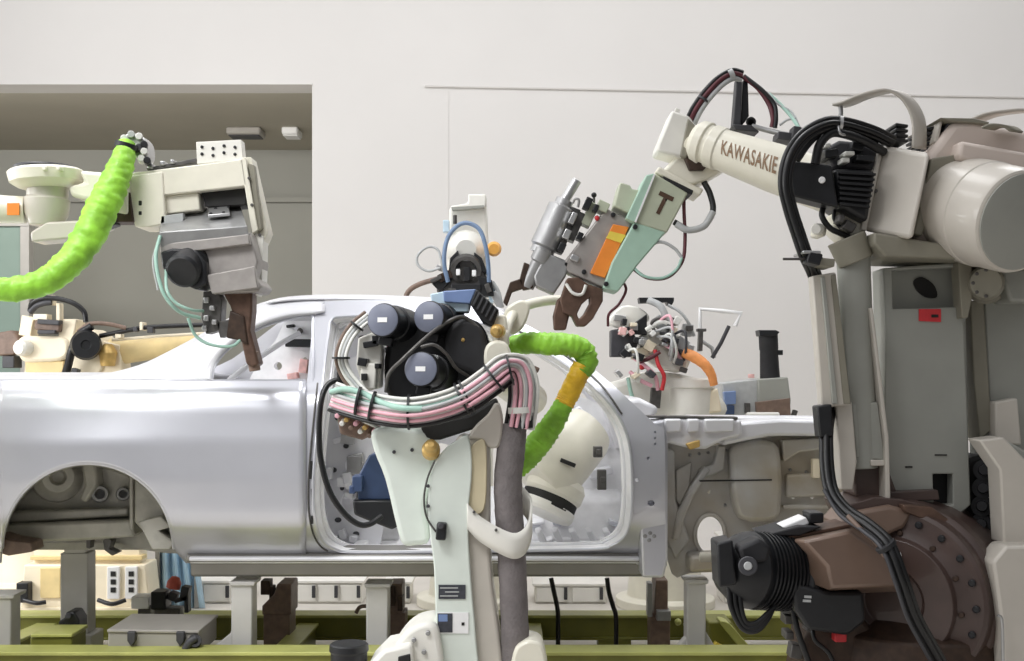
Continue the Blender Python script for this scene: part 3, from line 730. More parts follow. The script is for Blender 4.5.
MB().lathe(ca, cb - ca, [(0, 0), (0, 47 * k), (.006, 49.5 * k), (.02, 51 * k), (.12, 52 * k), (.124, 53 * k), (.2, 53 * k), (.205, 51 * k), (.34, 51 * k)], 56).build('elbow_gear', 'beige', rr, .002, ang=28)
MB().lathe(ca, ca - cb, [(-.004, 46.5 * k), (.004, 46.5 * k), (.007, 44 * k), (.007, 0)], 56).build('end_shade', 'beige_grey', rr, ang=28)  # greyer disc: the shade of the gear's end face, painted on
P.slabs('housing_ridge', 'beige_pink', [([(960, 140), (1060, 158), (1060, 168), (995, 172), (958, 158)], -.0, .08)], bevel=.012)
P.dots('bolt', 'steel_dark', [P.p(977, 259, -.002), P.p(1016, 173, -.005)], (0, -1, 0), .007, .006, rr)
P.slabs('ribbed_duct', 'black', [(rect(932, 128 + 5 * i, 12, 3.2, -8), .12, .3) for i in range(5)])
P.slabs('ribbed_duct', 'black', [(rect(902, 125 + 5 * i, 13, 3.2, 8), .12, .3) for i in range(4)])
P.slab('housing_fin', 'charcoal', [(940, 140), (948, 122), (954, 120), (945, 142)], .08, .3, bevel=.003)
P.slab('housing_fin', 'beige', [(934, 142), (940, 121), (943, 121), (938, 144)], .08, .3, bevel=.003)
P.slab('housing_lip', 'beige_dark', [(940, 117.5), (974, 118), (990, 122), (988, 124.5), (950, 121)], .05, .34, bevel=.003)
def strap(name, pts, wd, d0, m='beige_dark', th=2.6):
    pts = cat2(pts, 8); b = MB(); up = []; lo = []
    n_ = len(pts)
    rows = []
    for i, (x, y) in enumerate(pts):
        rows.append([P.p(x - 5, y - .5, d0), P.p(x + 7.5, y + 1.5, d0 + wd)])
    return b.grid(rows).build(name, m, rr, solid=th * k, ang=60)
strap('cable_strap', [(837, 104), (845, 102), (862, 95), (880, 90), (893, 89.5), (906, 97), (915, 110), (919, 125), (919, 148)], .05, .06, 'beige')
strap('cable_strap', [(974, 119), (990, 113), (1010, 110), (1030, 109), (1050, 114), (1062, 135)], .05, .1, 'beige')
strap('cable_strap', [(986, 127), (995, 124), (1008, 125), (1016, 130)], .05, .0, 'beige_dark')
P.tube('strap_bolt', 'steel_grey', [(840, 104, .08), (841, 112, .08), (840, 122, .08)], 2.2)
# forearm tube toward the wrist
fa = P.p(884, 206, .22); fb = P.p(694, 140, .50)
axf = (fb - fa); Lf = axf.length; axf.normalize(); km = k * 1.13
tube_ = MB().lathe(fa, axf, [(0, 26 * km), (.3 * Lf, 25 * km), (.56 * Lf, 24 * km), (.845 * Lf, 20.5 * km), (.85 * Lf, 22 * km), (.90 * Lf, 22 * km), (.905 * Lf, 20 * km), (.925 * Lf, 20 * km), (.93 * Lf, 22.5 * km), (.97 * Lf, 22 * km), (Lf, 17 * km)], 40).build('forearm_tube', 'cream', rr, .002, ang=28)
# raised lettering wrapped round the tube
f_a, f_s, f_u = frame_of(axf)
def lt(u, v):
    t = .812 - .30 * u + .022 * (v - .5)
    r = (24 * km + (20.5 - 24) * km * (t - .56) / .285) + .0012
    c = fa + axf * (Lf * t)
    toward = (V((0, 0, ZC)) - c); toward -= axf * toward.dot(axf); toward.normalize(); upv = axf.cross(toward).normalized()
    if upv.z < 0: upv = -upv
    ang = (v - .5) * .66 + .12
    return c + (toward * math.cos(ang) + upv * math.sin(ang)) * r
lettering('lettering', 'KAWASAKIE', 'letter_brown', tube_, lt, bold=.02)
# wrist motors
mp_ = P.slab('motor_plate', 'black', [(788, 160), (832, 165), (839, 208), (793, 196)], .02, .1, bevel=.006)
P.cyl('screw', 'label_white', (822, 180, .018), (822, 180, .01), 3.4, parent=mp_)
mo = P.slab('wrist_motor', 'black', [(834, 168), (876, 170), (868, 222), (838, 206)], .04, .2, bevel=.012)
for i in range(7): P.slab('cooling_fin', 'black', [(840, 171 + 5.2 * i), (876 - i, 173 + 5.4 * i), (876 - i, 175.4 + 5.4 * i), (840, 173.6 + 5.2 * i)], .02, .06, parent=mo, bevel=.001)
P.slab('motor_top', 'charcoal', [(824, 148), (840, 140), (862, 142), (880, 152), (876, 170), (834, 168)], .1, .22, bevel=.01)
P.slabs('motor_connector', 'black', [(rect(832, 153, 14, 8, -10), .06, .16), (rect(858, 146, 12, 9, 15), .06, .16), (rect(866, 158, 18, 6, 4), .05, .16)])
P.slabs('connector_cap', 'hose_white', [(rect(846, 160, 8, 5), .05, .1), (rect(828, 145, 6, 4), .05, .1), (rect(850, 153, 10, 4), .04, .1)])
P.slabs('valve_cluster', 'cream', [([(832, 214), (846, 207), (860, 215), (864, 232), (846, 240), (834, 228)], .1, .22), (rect(822, 231, 10, 10, 10), .08, .16)], bevel=.008)
P.lathe('round_fitting', 'cream_pale', (819, 229, .1), (816, 229, .03), [(0, 6), (.7, 6), (1, 4.5), (1, 0)], n=18)
P.slabs('valve_cluster', 'steel_dark', [(rect(850, 226, 12, 10, 30), .06, .14), (rect(842, 218, 6, 9, 10), .05, .14), (rect(858, 240, 14, 8, 10), .06, .16)], bevel=.004)
P.tube('motor_cable', 'rubber', [(824, 205, .08), (822, 216, .07), (830, 228, .07), (842, 234, .08), (856, 240, .1)], 3)
P.tube('motor_cable', 'rubber', [(836, 205, .1), (834, 218, .1), (842, 230, .1)], 2)
# thick black cables looping down to the base
main = [(893, 142, .1), (872, 132, .06), (845, 124, .03), (826, 124, .0), (804, 136, -.03), (790, 156, -.05), (785, 182, -.06), (790, 208, -.06), (799, 236, -.06), (806, 256, -.05), (815, 276, .075), (825, 310, .085), (832, 376, .085), (829, 408, .06), (826, 440, -.02), (830, 486, -.07), (845, 510, -.12), (868, 526, -.2), (888, 545, -.26), (902, 580, -.28), (914, 615, -.26), (930, 645, -.22), (950, 680, -.15)]
for i, (o_, dk) in enumerate(((-4.2, 0), (0, -.012), (4.2, 0.004))):
    P.tube('power_cable', 'rubber', offset(main, o_, dk), 3.1, n=8, sub=6)
P.tube('power_cable', 'rubber', [(884, 152, .08), (866, 142, .04), (848, 135, .02), (832, 133, .01), (820, 144, .0), (815, 164, .0)], 4.6)
P.tube('power_cable', 'rubber', [(880, 150, .09), (868, 138, .07), (846, 129, .04), (828, 128, .02), (810, 142, .0), (797, 160, -.01)], 3.6)
P.tube('grey_hose', 'charcoal', offset(main[15:], 7.0, -.01), 2.0, n=8, sub=6)
P.tube('grey_hose', 'hose_brown', [(848, 516, -.16), (862, 530, -.2), (876, 542, -.22), (885, 556, -.22)], 2.4)
P.tie('cable_tie', 'black_soft', (886, 546, -.262), (14, 20, -.04), 10, 4)
P.tie('cable_tie', 'steel', (840, 124, .02), (22, 2, 0), 8.5, 3)
P.tube('cable_hanger', 'steel', [(840, 118, .03), (838, 124, .01), (840, 133, .0), (845, 135, .01)], 1.6)
P.slab('cable_clamp', 'black', rect(815, 258, 14, 12, 16), -.09, -.03, bevel=.004)
P.tube('clamp_rod', 'steel_dark', [(783, 259, -.07), (800, 259, -.07), (822, 258, -.05)], 1.3, sub=1)
P.slab('clamp_plate', 'steel', rect(812, 252, 18, 3, 0), -.09, .02, bevel=.002)
P.slab('clamp_plate', 'beige_dark', rect(826, 262, 18, 8, 6), -.05, .06, bevel=.003)
P.slab('cable_guard', 'black', [(817, 406), (832, 404), (834, 436), (820, 438)], -.03, .03, bevel=.005)

# wrist and gun, further away over the car
Q = Pen(rr, 3.84)
wr = Q.slab('wrist', 'cream', [(690, 135), (722, 128), (736, 150), (731, 166), (707, 180), (691, 186), (668, 182), (661, 172), (676, 156)], -.04, .1, bevel=.012, seg=3)
Q.slab('wrist_block', 'cream_pale', [(672, 110), (690, 116), (696, 126), (683, 158), (657, 151), (658, 144)], -.06, .08, parent=wr, bevel=.008)
Q.slab('wrist_side', 'beige_dark', [(688, 118), (696, 126), (700, 135), (686, 158), (680, 156)], -.07, .06, parent=wr, bevel=.004)
Q.slab('wrist_gap', 'brown_dark', [(684, 156), (697, 152), (712, 160), (704, 170), (690, 170)], -.065, .0, parent=wr, bevel=.004)
Q.lathe('wrist_axis', 'cream', (694, 146, .0), (694, 146, -.075), [(0, 14), (.8, 13), (.85, 11), (1, 10), (1, 0)], parent=wr, n=28)
Q.slab('tool_flange', 'cream', [(659, 166), (692, 184), (704, 189), (700, 196), (672, 181), (655, 172)], -.05, .09, bevel=.006)
Q.slab('tool_flange', 'black_soft', [(664, 176), (694, 190), (692, 195), (660, 179)], -.05, .09, bevel=.003)
Q.slab('cable_lug', 'cream_pale', rect(677, 111, 5, 6, 30), -.05, -.02, bevel=.002)
gun = Q.slab('welding_gun', 'gun_grey', [(606, 208), (633, 221), (605, 289), (568, 272), (562, 264)], -.02, .1, bevel=.006)
pl = Q.slab('transformer', 'sage', [(654, 173), (688, 193), (667, 233), (633, 222)], -.06, .1, parent=gun, bevel=.005)
def tl(u, v):
    c = Q.p(662.5, 204, -.0615); a = math.radians(26); x = (u - .5) * 15.5; y = (.5 - v) * 22
    return Q.p(662.5 + x * math.cos(a) - y * math.sin(a), 204 + x * math.sin(a) + y * math.cos(a), -.0615)
lettering('lettering', 'T', 'letter_dark', gun, tl, bold=.035)
Q.slab('mint_edge', 'mint_plate', [(646, 175), (655, 173), (635, 223), (626, 218)], -.07, .1, parent=gun, bevel=.004)
Q.slab('white_edge', 'label_white', rect(645, 198, 1.8, 52, 22), -.072, -.065, parent=gun, bevel=0)
Q.slab('mint_cover', 'mint_plate', [(634, 222), (666, 232), (637, 266), (618, 292), (603, 288), (612, 262)], -.06, .08, parent=gun, bevel=.005)
Q.slab('gun_block', 'sage', [(620, 182), (630, 185), (632, 189), (642, 190), (633, 215), (614, 206)], -.04, .1, parent=gun, bevel=.005)
Q.slab('orange_plate', 'orange', [(613, 224), (629, 227), (605, 278), (590, 273)], -.032, -.018, parent=gun, bevel=.002)
Q.slab('yellow_band', 'yellow', [(610, 231), (626, 235), (621, 243), (606, 238)], -.035, -.03, parent=gun, bevel=0)
Q.dots('bolt', 'black', [Q.p(635, 227, -.062), Q.p(606, 284, -.062), Q.p(584, 272, -.022), Q.p(613, 215, -.022)], (0, -1, 0), .008, .008, gun)
Q.cyl('actuator_rod', 'steel', (577, 180, .02), (560, 208, .02), 5)
Q.lathe('actuator', 'steel', (565, 200, .02), (541, 254, .02), [(0, 9), (.1, 9), (.14, 14), (.86, 14.5), (.9, 12), (1, 12)], parent=gun, n=28)
Q.lathe('actuator', 'steel_grey', (545, 250, .0), (527, 287, .02), [(0, 10), (.3, 10), (.34, 8), (1, 7)], parent=gun, n=24)
Q.slab('guide_body', 'steel_grey', [(546, 252), (570, 262), (566, 276), (554, 294), (536, 286), (534, 276)], -.02, .08, parent=gun, bevel=.006)
Q.slabs('guide_block', 'steel_dark', [([(571, 206), (581, 210), (562, 254), (552, 250)], -.0, .06), (rect(576, 226, 9, 30, 24), .0, .08)], parent=gun)
for (x, y, w, h) in ((573, 218, 6, 12), (567, 234, 7, 10), (562, 247, 7, 9), (580, 236, 6, 8), (588, 203, 7, 12), (596, 208, 5, 8), (575, 258, 9, 6)):
    Q.slab('fitting', 'steel' if int(x) % 2 else 'black', rect(x, y, w, h, 24), -.035, .02, parent=gun, bevel=.003)
Q.tube('fitting', 'steel_grey', [(573, 203, -.02), (575, 199, -.03), (579, 200, -.03), (578, 207, -.02)], 1.3, parent=gun)
Q.cyl('stud', 'steel_dark', (594, 208, .02), (594, 197, .02), 1.3, parent=gun); Q.ball('stud', 'black', (594, 195, .02), 2.8, parent=gun)
Q.slabs('upper_bracket', 'sage', [(rect(590, 214, 10, 24, 26), .0, .07), (rect(603, 206, 12, 10, 26), -.03, .07)], parent=gun)
Q.ball('fitting', 'red', (597, 218, -.02), 2.6, parent=gun)
jaw = Q.frame('electrode_arm', 'brown_copper', [(567, 278), (578, 277), (588, 284), (603, 289), (603, 301), (593, 319), (586, 326), (577, 326), (572, 316), (563, 312), (560, 300)], [[(582, 304), (590, 297), (590, 303), (584, 314), (579, 319), (577, 314)]], -.03, .05, parent=gun, bevel=.004)
Q.slab('electrode_holder', 'brown_copper', [(557, 300), (566, 292), (573, 300), (566, 330), (554, 330), (553, 316)], .0, .05, parent=gun, bevel=.006)
Q.tube('water_pipe', 'hose_white', [(566, 284, -.03), (573, 293, -.04), (582, 294, -.04), (586, 285, -.04)], 1.6, parent=gun)
Q.slabs('lower_arm_bracket', 'brown_dark', [([(524, 262), (529, 264), (535, 276), (533, 288), (523, 290), (519, 281)], .0, .05), ([(510, 282), (522, 278), (524, 288), (512, 292), (507, 306), (503, 302)], .0, .04)], parent=gun)
# hoses at the wrist
arc = [(690, 122, -.02), (697, 108, -.03), (708, 93, -.04), (721, 80, -.04), (733, 74, -.03), (742, 76, -.02)]
for i, (o_, m_) in enumerate(((-3.6, 'rubber'), (-.4, 'hose_wine'), (2.6, 'rubber'), (4.8, 'hose_grey'))):
    Q.tube('wrist_hose', m_, offset(arc, o_, -.004 * (i % 2)), 2.5)
Q.tie('hose_clamp', 'hose_grey', (731, 75, -.03), (12, -5, 0), 6, 5)
Q.tie('hose_clamp', 'charcoal', (703, 100, -.035), (10, -14, 0), 6.5, 2)
Q.slab('hose_post', 'charcoal', [(737, 78), (742, 80), (741, 128), (733, 128)], -.03, .02, bevel=.003)
Q.slab('hose_post', 'black', [(743, 80), (748, 80), (749, 116), (745, 122), (741, 126)], -.01, .03, bevel=.003)
Q.slab('post_foot', 'charcoal', [(733, 124), (752, 125), (760, 132), (736, 130)], -.05, .03, bevel=.004)
Q.lathe('clip', 'black', (751, 122, .0), (751, 122, -.04), [(0, 5), (1, 5), (1, 3), (0, 3)], n=16)
Q.tube('hose_rail', 'steel_grey', [(752, 126, -.04), (770, 131, -.06), (792, 135, -.1), (802, 130, -.14)], 2.6)
for pts, m_, r in (([(744, 77, -.02), (758, 88, -.03), (769, 104, -.04), (773, 118, -.05), (772, 127, -.05)], 'hose_wine', 2.6),
                   ([(744, 76, -.02), (762, 90, -.04), (774, 104, -.05), (776, 118, -.06), (775, 128, -.06)], 'rubber', 2.2),
                   ([(769, 94, -.0), (780, 104, -.04), (790, 115, -.08), (797, 125, -.12), (800, 132, -.14)], 'hose_mint', 1.8),
                   ([(767, 92, .0), (778, 104, -.04), (792, 112, -.08), (800, 128, -.12)], 'hose_grey', 1.0),
                   ([(780, 125, -.06), (787, 120, -.08), (796, 118, -.1)], 'hose_grey', 1.2)):
    Q.tube('wrist_hose', m_, pts, r)
Q.slabs('hose_manifold', 'charcoal', [(rect(786, 136, 16, 8, 8), -.14, -.06), (rect(797, 132, 8, 12, 8), -.16, -.1)])
Q.tube('gun_hose', 'rubber', [(704, 182, -.02), (710, 194, -.03), (713, 210, -.04), (706, 224, -.05), (690, 230, -.05), (674, 222, -.04)], 3.0)
Q.tube('gun_hose', 'hose_grey', [(713, 212, -.045), (704, 226, -.055), (688, 230, -.055), (676, 224, -.05)], 3.4)
Q.tube('gun_hose', 'hose_wine', [(684, 190, -.02), (684, 210, -.03), (685, 240, -.04), (682, 262, -.05), (668, 277, -.05), (648, 278, -.05), (632, 268, -.04)], 1.8)
Q.tube('gun_hose', 'hose_grey', [(682, 258, -.05), (674, 248, -.05), (660, 242, -.05), (646, 249, -.05), (638, 262, -.05)], 1.6)
Q.tube('gun_hose', 'hose_mint', [(632, 266, -.05), (644, 276, -.06), (662, 278, -.06), (676, 270, -.06), (682, 258, -.06)], 1.4)
Q.tube('gun_hose', 'hose_wine', [(622, 280, -.0), (626, 290, -.02), (619, 304, -.03), (609, 314, -.02), (608, 326, .0)], 1.4)
# ------------------------------------------------------------------ left robot with the green sleeve
YL = 4.5
lr = thing('welding_robot', 'cream welding robot at upper left with lime sleeve, gun pointing down at rear pillar', 'robot', (W(-190, 0, 4.2).x, 4.2, 0))
P = Pen(lr, YL); k = P.k
# column standing outside the frame, carrying the arm
bx = W(-190, 0, 4.2).x
MB().lathe(V((bx, 4.2, 0)), (0, 0, 1), [(0, .34), (.05, .34), (.06, .26), (.35, .24), (.4, .3), (.6, .3), (.62, .2)], 40).build('base', 'cream', lr, .005, ang=30)
MB().beam(V((bx, 4.2, .55)), V((bx + .05, 4.25, 1.9)), .22, .3, up=(1, 0, 0)).build('lower_arm', 'cream', lr, .03)
MB().cyl(V((bx + .02, 4.05, 1.85)), V((bx + .06, 4.5, 1.85)), .18, n=36).build('elbow_gear', 'cream', lr, .02)
a0 = P.p(-150, 205, -.1); a1 = P.p(26, 210, 0)
MB().cyl(a0, a1, 17 * k, 13.5 * k, 32).build('forearm_tube', 'cream', lr, .004)
P.slab('orange_sticker', 'orange', rect(13, 209, 12, 12), -.062, -.056, bevel=0)
P.lathe('wrist_cap', 'cream', (47, 189, .0), (46, 170, .0), [(0, 22), (.1, 28), (.35, 35), (.85, 37), (.95, 35), (1, 33), (1, 0)], n=48)
P.lathe('cap_plate', 'black', (46, 170.5, .0), (46, 166.5, .0), [(0, 31), (.6, 31), (1, 29), (1, 0)], n=40)
P.slabs('cap_tab', 'cream', [(rect(44, 168, 4, 4), -.14, -.10), (rect(58, 168, 4, 4), -.13, -.08)])
P.lathe('wrist_body', 'beige', (48, 186, 0), (46, 226, 0), [(0, 20), (.3, 20), (.32, 22), (.7, 21), (1, 16)], n=40, bevel=.003)
P.slab('wrist_link', 'cream', [(78, 170), (112, 173), (128, 177), (128, 215), (112, 212), (86, 200), (70, 196), (68, 186), (84, 182)], -.06, .08, bevel=.014)
P.slab('wrist_bracket', 'beige', [(30, 232), (46, 222), (84, 220), (104, 216), (106, 226), (76, 238), (31, 242)], -.06, .06, bevel=.008)
P.slab('wrist_pocket', 'brown_dark', [(118, 204), (128, 186), (133, 222), (112, 222)], -.05, .05, bevel=.004)
P.slab('cable_block', 'black', rect(108, 223, 14, 8, -20), -.06, .0, bevel=.003)
# box beam
P.slab('arm_beam', 'cream', [(128, 173), (243, 159), (247, 186), (127, 199)], -.02, .16, bevel=.005)
P.slab('beam_end', 'cream', [(126, 176), (162, 171), (166, 224), (150, 227), (135, 227), (128, 205)], -.03, .14, bevel=.006)
P.slabs('end_slots', 'gap_dark', [(rect(140, 203, 3.4, 5), -.032, -.02), (rect(140, 213, 3.4, 4), -.032, -.02)])
P.slab('beam_under', 'gap_dark', [(200, 190), (245, 186), (246, 205), (206, 207)], .02, .14, bevel=.003)
P.slab('hanger_block', 'cream', [(162, 196), (198, 192), (200, 210), (166, 214)], .0, .12, bevel=.005)
mpl = P.slab('mounting_plate', 'cream_pale', [(196, 142), (241, 139.5), (243, 160), (197, 164)], .0, .06, bevel=.002)
P.dots('screw', 'black', [P.p(202 + 11 * i, 147 + 7 * j + (i % 2) * 2 - i * .6, -.002) for i in range(4) for j in range(2)], (0, -1, 0), .006, .004, mpl)
P.slab('rail_strip', 'steel_dark', [(146, 168), (196, 158), (197, 162), (148, 171)], .0, .05, bevel=.002)
P.slabs('rail_clamp', 'steel', [(rect(150, 166, 5, 5), -.01, .06), (rect(162, 163, 5, 4), -.01, .06), (rect(172, 161.5, 4, 4), -.01, .06)])
# hose end with its couplings
hb = P.slab('hose_coupling', 'steel', cat2([(120, 141), (126, 134), (138, 134), (146, 142), (147, 156), (140, 162), (130, 150)], 4, True), -.04, .06, bevel=.006)
for x, y, m_ in ((124, 138, 'hose_white'), (131, 134, 'hose_grey'), (139, 136, 'hose_white'), (144, 144, 'black'), (144, 151, 'hose_white'), (139, 147, 'charcoal'), (147, 160, 'black'), (141, 158, 'hose_white')):
    P.cyl('coupling_nut', m_, (x, y, -.06), (x + 1, y + 3, .0), 3.6, parent=hb, n=12)
sl = [(127, 144, -.06), (121, 165, -.1), (112, 188, -.13), (100, 213, -.16), (86, 240, -.2), (68, 264, -.24), (45, 281, -.28), (15, 289, -.32), (-20, 287, -.34), (-60, 275, -.34), (-110, 250, -.3), (-160, 225, -.2)]
P.tube('hose_sleeve', 'lime', sl, 13, n=22, sub=14, rough=.13, radii=[9, 12, 14.5, 15.5, 15, 14, 12.5, 11.5, 11, 11, 11, 11], rfreq=34)
P.tie('sleeve_band', 'black', (126.5, 146, -.065), (6, -22, 0), 11.5, 5)
# right end plates
P.slab('end_plate', 'cream', [(244, 157), (251, 157), (268, 232), (262, 246), (256, 243)], .02, .12, bevel=.003)
P.slab('end_plate', 'beige_dark', [(248, 163), (254, 165), (262, 228), (258, 232)], -.01, .03, bevel=.003)
P.slab('end_plate', 'cream', [(240, 158), (245, 157), (258, 230), (252, 234)], -.02, .05, bevel=.003)
P.slab('end_plate', 'cream_pale', [(255, 232), (263, 236), (262, 285), (256, 296), (250, 290)], .0, .1, bevel=.003)
P.dots('screw', 'steel_dark', [P.p(249, 178, -.022), P.p(252, 205, -.022), P.p(260, 235, -.002), P.p(258, 280, -.002)], (0, -1, 0), .006, .005, lr)
# welding gun: top face, body, motor
top = [P.p(159, 232, -.14), P.p(247, 226, -.12), P.p(240, 204, .12), P.p(162, 213, .12)]
low = [P.p(160, 248, -.13), P.p(250, 240, -.11), P.p(243, 224, .12), P.p(163, 232, .12)]
gun = MB().hull(top, low).build('welding_gun', 'steel_grey', lr, .004)
P.slab('top_cap', 'hose_grey', [(161, 216), (183, 213), (183, 222), (160, 226)], -.03, .0, parent=gun, bevel=.002)
b = MB(); q = [P.p(208, 218, -.055), P.p(230, 216, -.05), P.p(228, 208, .04), P.p(209, 210, .04)]
b.hull([x + V((0, 0, .012)) for x in q], [x for x in q]); tc_ = b.build('top_plate', 'steel', gun, .002)
P.dots('screw', 'black', [q[0].lerp(q[2], t) + (q[1] - q[0]) * s_ + V((0, 0, .012)) for t, s_ in ((.12, .02), (.12, .6), (.7, -.3), (.7, .3))], (0, 0, 1), .006, .004, gun)
P.slab('gun_body', 'gun_grey', [(186, 238), (250, 232), (258, 262), (254, 276), (262, 286), (258, 292), (212, 294), (206, 276), (190, 262)], -.1, .1, parent=gun, bevel=.006)
P.slab('gun_front', 'gun_grey', [(206, 275), (254, 266), (258, 288), (212, 294)], -.125, -.09, parent=gun, bevel=.004)
P.slab('gun_front', 'gun_grey', [(160, 244), (248, 234), (250, 244), (195, 251), (160, 254)], -.13, -.09, parent=gun, bevel=.004)
m1 = P.lathe('gun_motor', 'black', (196, 256, -.02), (182, 272, -.17), [(0, 19), (.5, 20), (.55, 17), (.95, 17), (1, 14), (1, 0)], parent=gun, n=30, bevel=.002)
P.slab('motor_box', 'black', [(160, 252), (172, 248), (196, 250), (206, 262), (207, 284), (196, 290), (176, 280), (162, 268)], -.14, .0, parent=gun, bevel=.008)
P.slab('motor_box', 'charcoal', rect(186, 262, 12, 10, 10), -.18, -.13, parent=gun, bevel=.003)
P.slabs('gripper_block', 'steel_dark', [([(203, 292), (216, 290), (222, 300), (220, 330), (206, 334), (201, 318)], -.06, .02), ([(216, 322), (236, 318), (238, 332), (220, 338)], -.06, .0)], parent=gun)
P.slabs('gripper_nut', 'steel', [(rect(206, 300, 5, 6), -.08, -.05), (rect(212, 308, 5, 5), -.08, -.05), (rect(206, 318, 5, 6), -.08, -.05), (rect(214, 322, 5, 5), -.08, -.05), (rect(204, 328, 5, 5), -.08, -.05)], parent=gun)
P.slab('electrode_arm', 'brown_copper', [(222, 292), (252, 288), (252, 310), (250, 330), (259, 364), (252, 368), (246, 364), (240, 336), (230, 306)], -.06, .03, parent=gun, bevel=.008)
P.slab('electrode_arm', 'brown_dark', [(230, 310), (244, 316), (248, 345), (238, 340), (226, 338), (228, 322)], -.07, -.02, parent=gun, bevel=.006)
P.cyl('electrode_tip', 'brown_light', (252, 352, -.03), (255, 371, -.03), 6.5, 5.5, parent=gun)
for pts, m_, r in (([(160, 236, -.14), (156, 255, -.17), (158, 275, -.18), (165, 296, -.18), (180, 312, -.16), (200, 318, -.1)], 'hose_mint', 1.8),
                   ([(166, 270, -.15), (167, 290, -.2), (176, 303, -.2), (192, 310, -.18), (203, 311, -.1)], 'hose_mint', 1.5),
                   ([(188, 318, -.1), (196, 336, -.1), (212, 345, -.1), (232, 346, -.08), (242, 338, -.06)], 'hose_mint', 1.6),
                   ([(158, 240, -.12), (153, 262, -.15), (158, 290, -.16)], 'hose_grey', 1.0)):
    P.tube('gun_hose', m_, pts, r, parent=gun)
# ------------------------------------------------------------------ centre robot, seen from behind, reaching into the cabin
YC = 3.95
cr = thing('welding_robot', 'pale cream welding robot in the middle, three round black motors, reaching through the door opening', 'robot', (W(470, 0, YC).x, YC + .05, 0))
P = Pen(cr, YC); k = P.k
# lower arm: rounded light front, warm side
arm = P.slab('lower_arm', 'cream_mint', cat2([(437, 700), (436, 640), (434, 570), (430, 535), (428, 500), (432, 470), (442, 452), (455, 442), (468, 437), (472, 470), (468, 520), (471, 580), (476, 640), (478, 700)], 4, True), -.08, .02, bevel=.012, seg=3)
P.slab('arm_side', 'beige', cat2([(455, 442), (470, 437), (484, 437), (490, 452), (490, 520), (492, 580), (500, 640), (503, 700), (470, 700), (468, 640), (464, 560), (462, 500)], 4, True), -.05, .14, bevel=.012, seg=3)
P.slab('side_panel', 'beige_warm', cat2([(467, 455), (476, 442), (485, 441), (487, 470), (484, 510), (468, 512), (463, 490)], 4, True), -.066, -.04, bevel=.004)
P.lathe('arm_foot', 'cream', (470, 720, .03), (470, 668, .03), [(0, 70), (.2, 70), (.3, 56), (1, 44)], n=40)
zb = P.p(470, 700, .04)
MB().lathe(V((zb.x, zb.y, 0)), (0, 0, 1), [(0, .3), (.04, .3), (.05, .24), (zb.z - .06, .2), (zb.z + .02, .16)], 40).build('base', 'cream', cr, .004, ang=30)
# base casting peeping in at the bottom
P.slab('base_casting', 'cream_pale', cat2([(380, 672), (392, 650), (404, 634), (418, 625), (434, 624), (440, 640), (440, 690), (385, 700)], 3, True), -.12, .1, bevel=.016, seg=3)
P.slab('base_casting', 'cream_pale', [(366, 668), (384, 650), (412, 644), (416, 700), (366, 700)], -.16, .06, bevel=.012)
P.slabs('base_recess', 'gap_dark', [([(398, 657), (410, 654), (411, 668), (398, 668)], -.165, -.15)])
P.dots('bolt', 'steel_grey', [P.p(414, 640, -.125), P.p(428, 633, -.125), P.p(424, 652, -.125)], (0, -1, 0), .008, .007, cr)
P.lathe('black_cap', 'black', (349, 690, -.05), (349, 643, -.05), [(0, 18), (.8, 18), (.85, 19.5), (.97, 19), (1, 17), (1, 0)], n=36)
P.slab('foot_lug', 'cream', cat2([(510, 700), (513, 655), (522, 643), (534, 641), (545, 652), (548, 700)], 3, True), -.1, .06, bevel=.01)
# shoulder cover
cov = P.slab('shoulder_cover', 'cream_mint', cat2([(371, 432), (385, 427), (412, 428), (432, 436), (434, 470), (426, 505), (430, 540), (415, 546), (403, 545), (397, 530), (385, 480), (374, 452)], 3, True), -.03, .22, bevel=.018, seg=3)
P.tube('cover_groove', 'steel_dark', [(434, 462, -.085), (427, 480, -.085), (424, 500, -.085), (427, 518, -.085), (436, 532, -.085)], 1.0)
P.dots('bolt', 'charcoal', [P.p(412, 450, -.032), P.p(394, 452, -.032), P.p(428, 486, -.084), P.p(428, 506, -.084)], (0, -1, 0), .006, .005, cr)
P.slab('limit_switch', 'black', rect(441, 532, 10, 17, 4), -.12, -.07, bevel=.005)
P.cyl('switch_button', 'charcoal', (441, 526, -.12), (441, 526, -.13), 3.2)
P.lathe('brass_plug', 'brass', (431, 452, -.06), (431, 444, -.12), [(0, 9), (.4, 9), (.5, 7), (.9, 6), (1, 3), (1, 0)], n=20)
P.slab('shoulder_bracket', 'beige', cat2([(468, 438), (476, 425), (487, 415), (497, 402), (503, 420), (500, 445), (490, 448), (480, 440)], 3, True), -.06, .1, bevel=.008)
P.slab('shoulder_top', 'gap_dark', [(420, 426), (470, 414), (496, 398), (500, 410), (478, 428), (440, 440), (425, 440)], -.03, .14, bevel=.01)
# nameplates
np1 = P.slab('nameplate', 'plate_dark', rect(452, 592, 27, 14, 0), -.084, -.079, bevel=0)
for j in range(3): P.slab('plate_line', 'hose_grey', rect(449 + (j % 2) * 3, 588 + 4 * j, 18 - 4 * (j % 2), 1.1), -.0855, -.084, parent=np1, bevel=0)
np2 = P.slab('nameplate', 'label_white', rect(453, 623, 31, 21, 0), -.084, -.079, bevel=0)
P.slab('plate_field', 'plate_dark', rect(445, 623, 15, 19), -.0855, -.084, parent=np2, bevel=0)
P.slab('plate_field', 'blue_box', rect(443, 618, 9, 7), -.087, -.0855, parent=np2, bevel=0)
P.slab('plate_dot', 'gap_dark', rect(463, 624, 3, 3), -.0855, -.084, parent=np2, bevel=0)
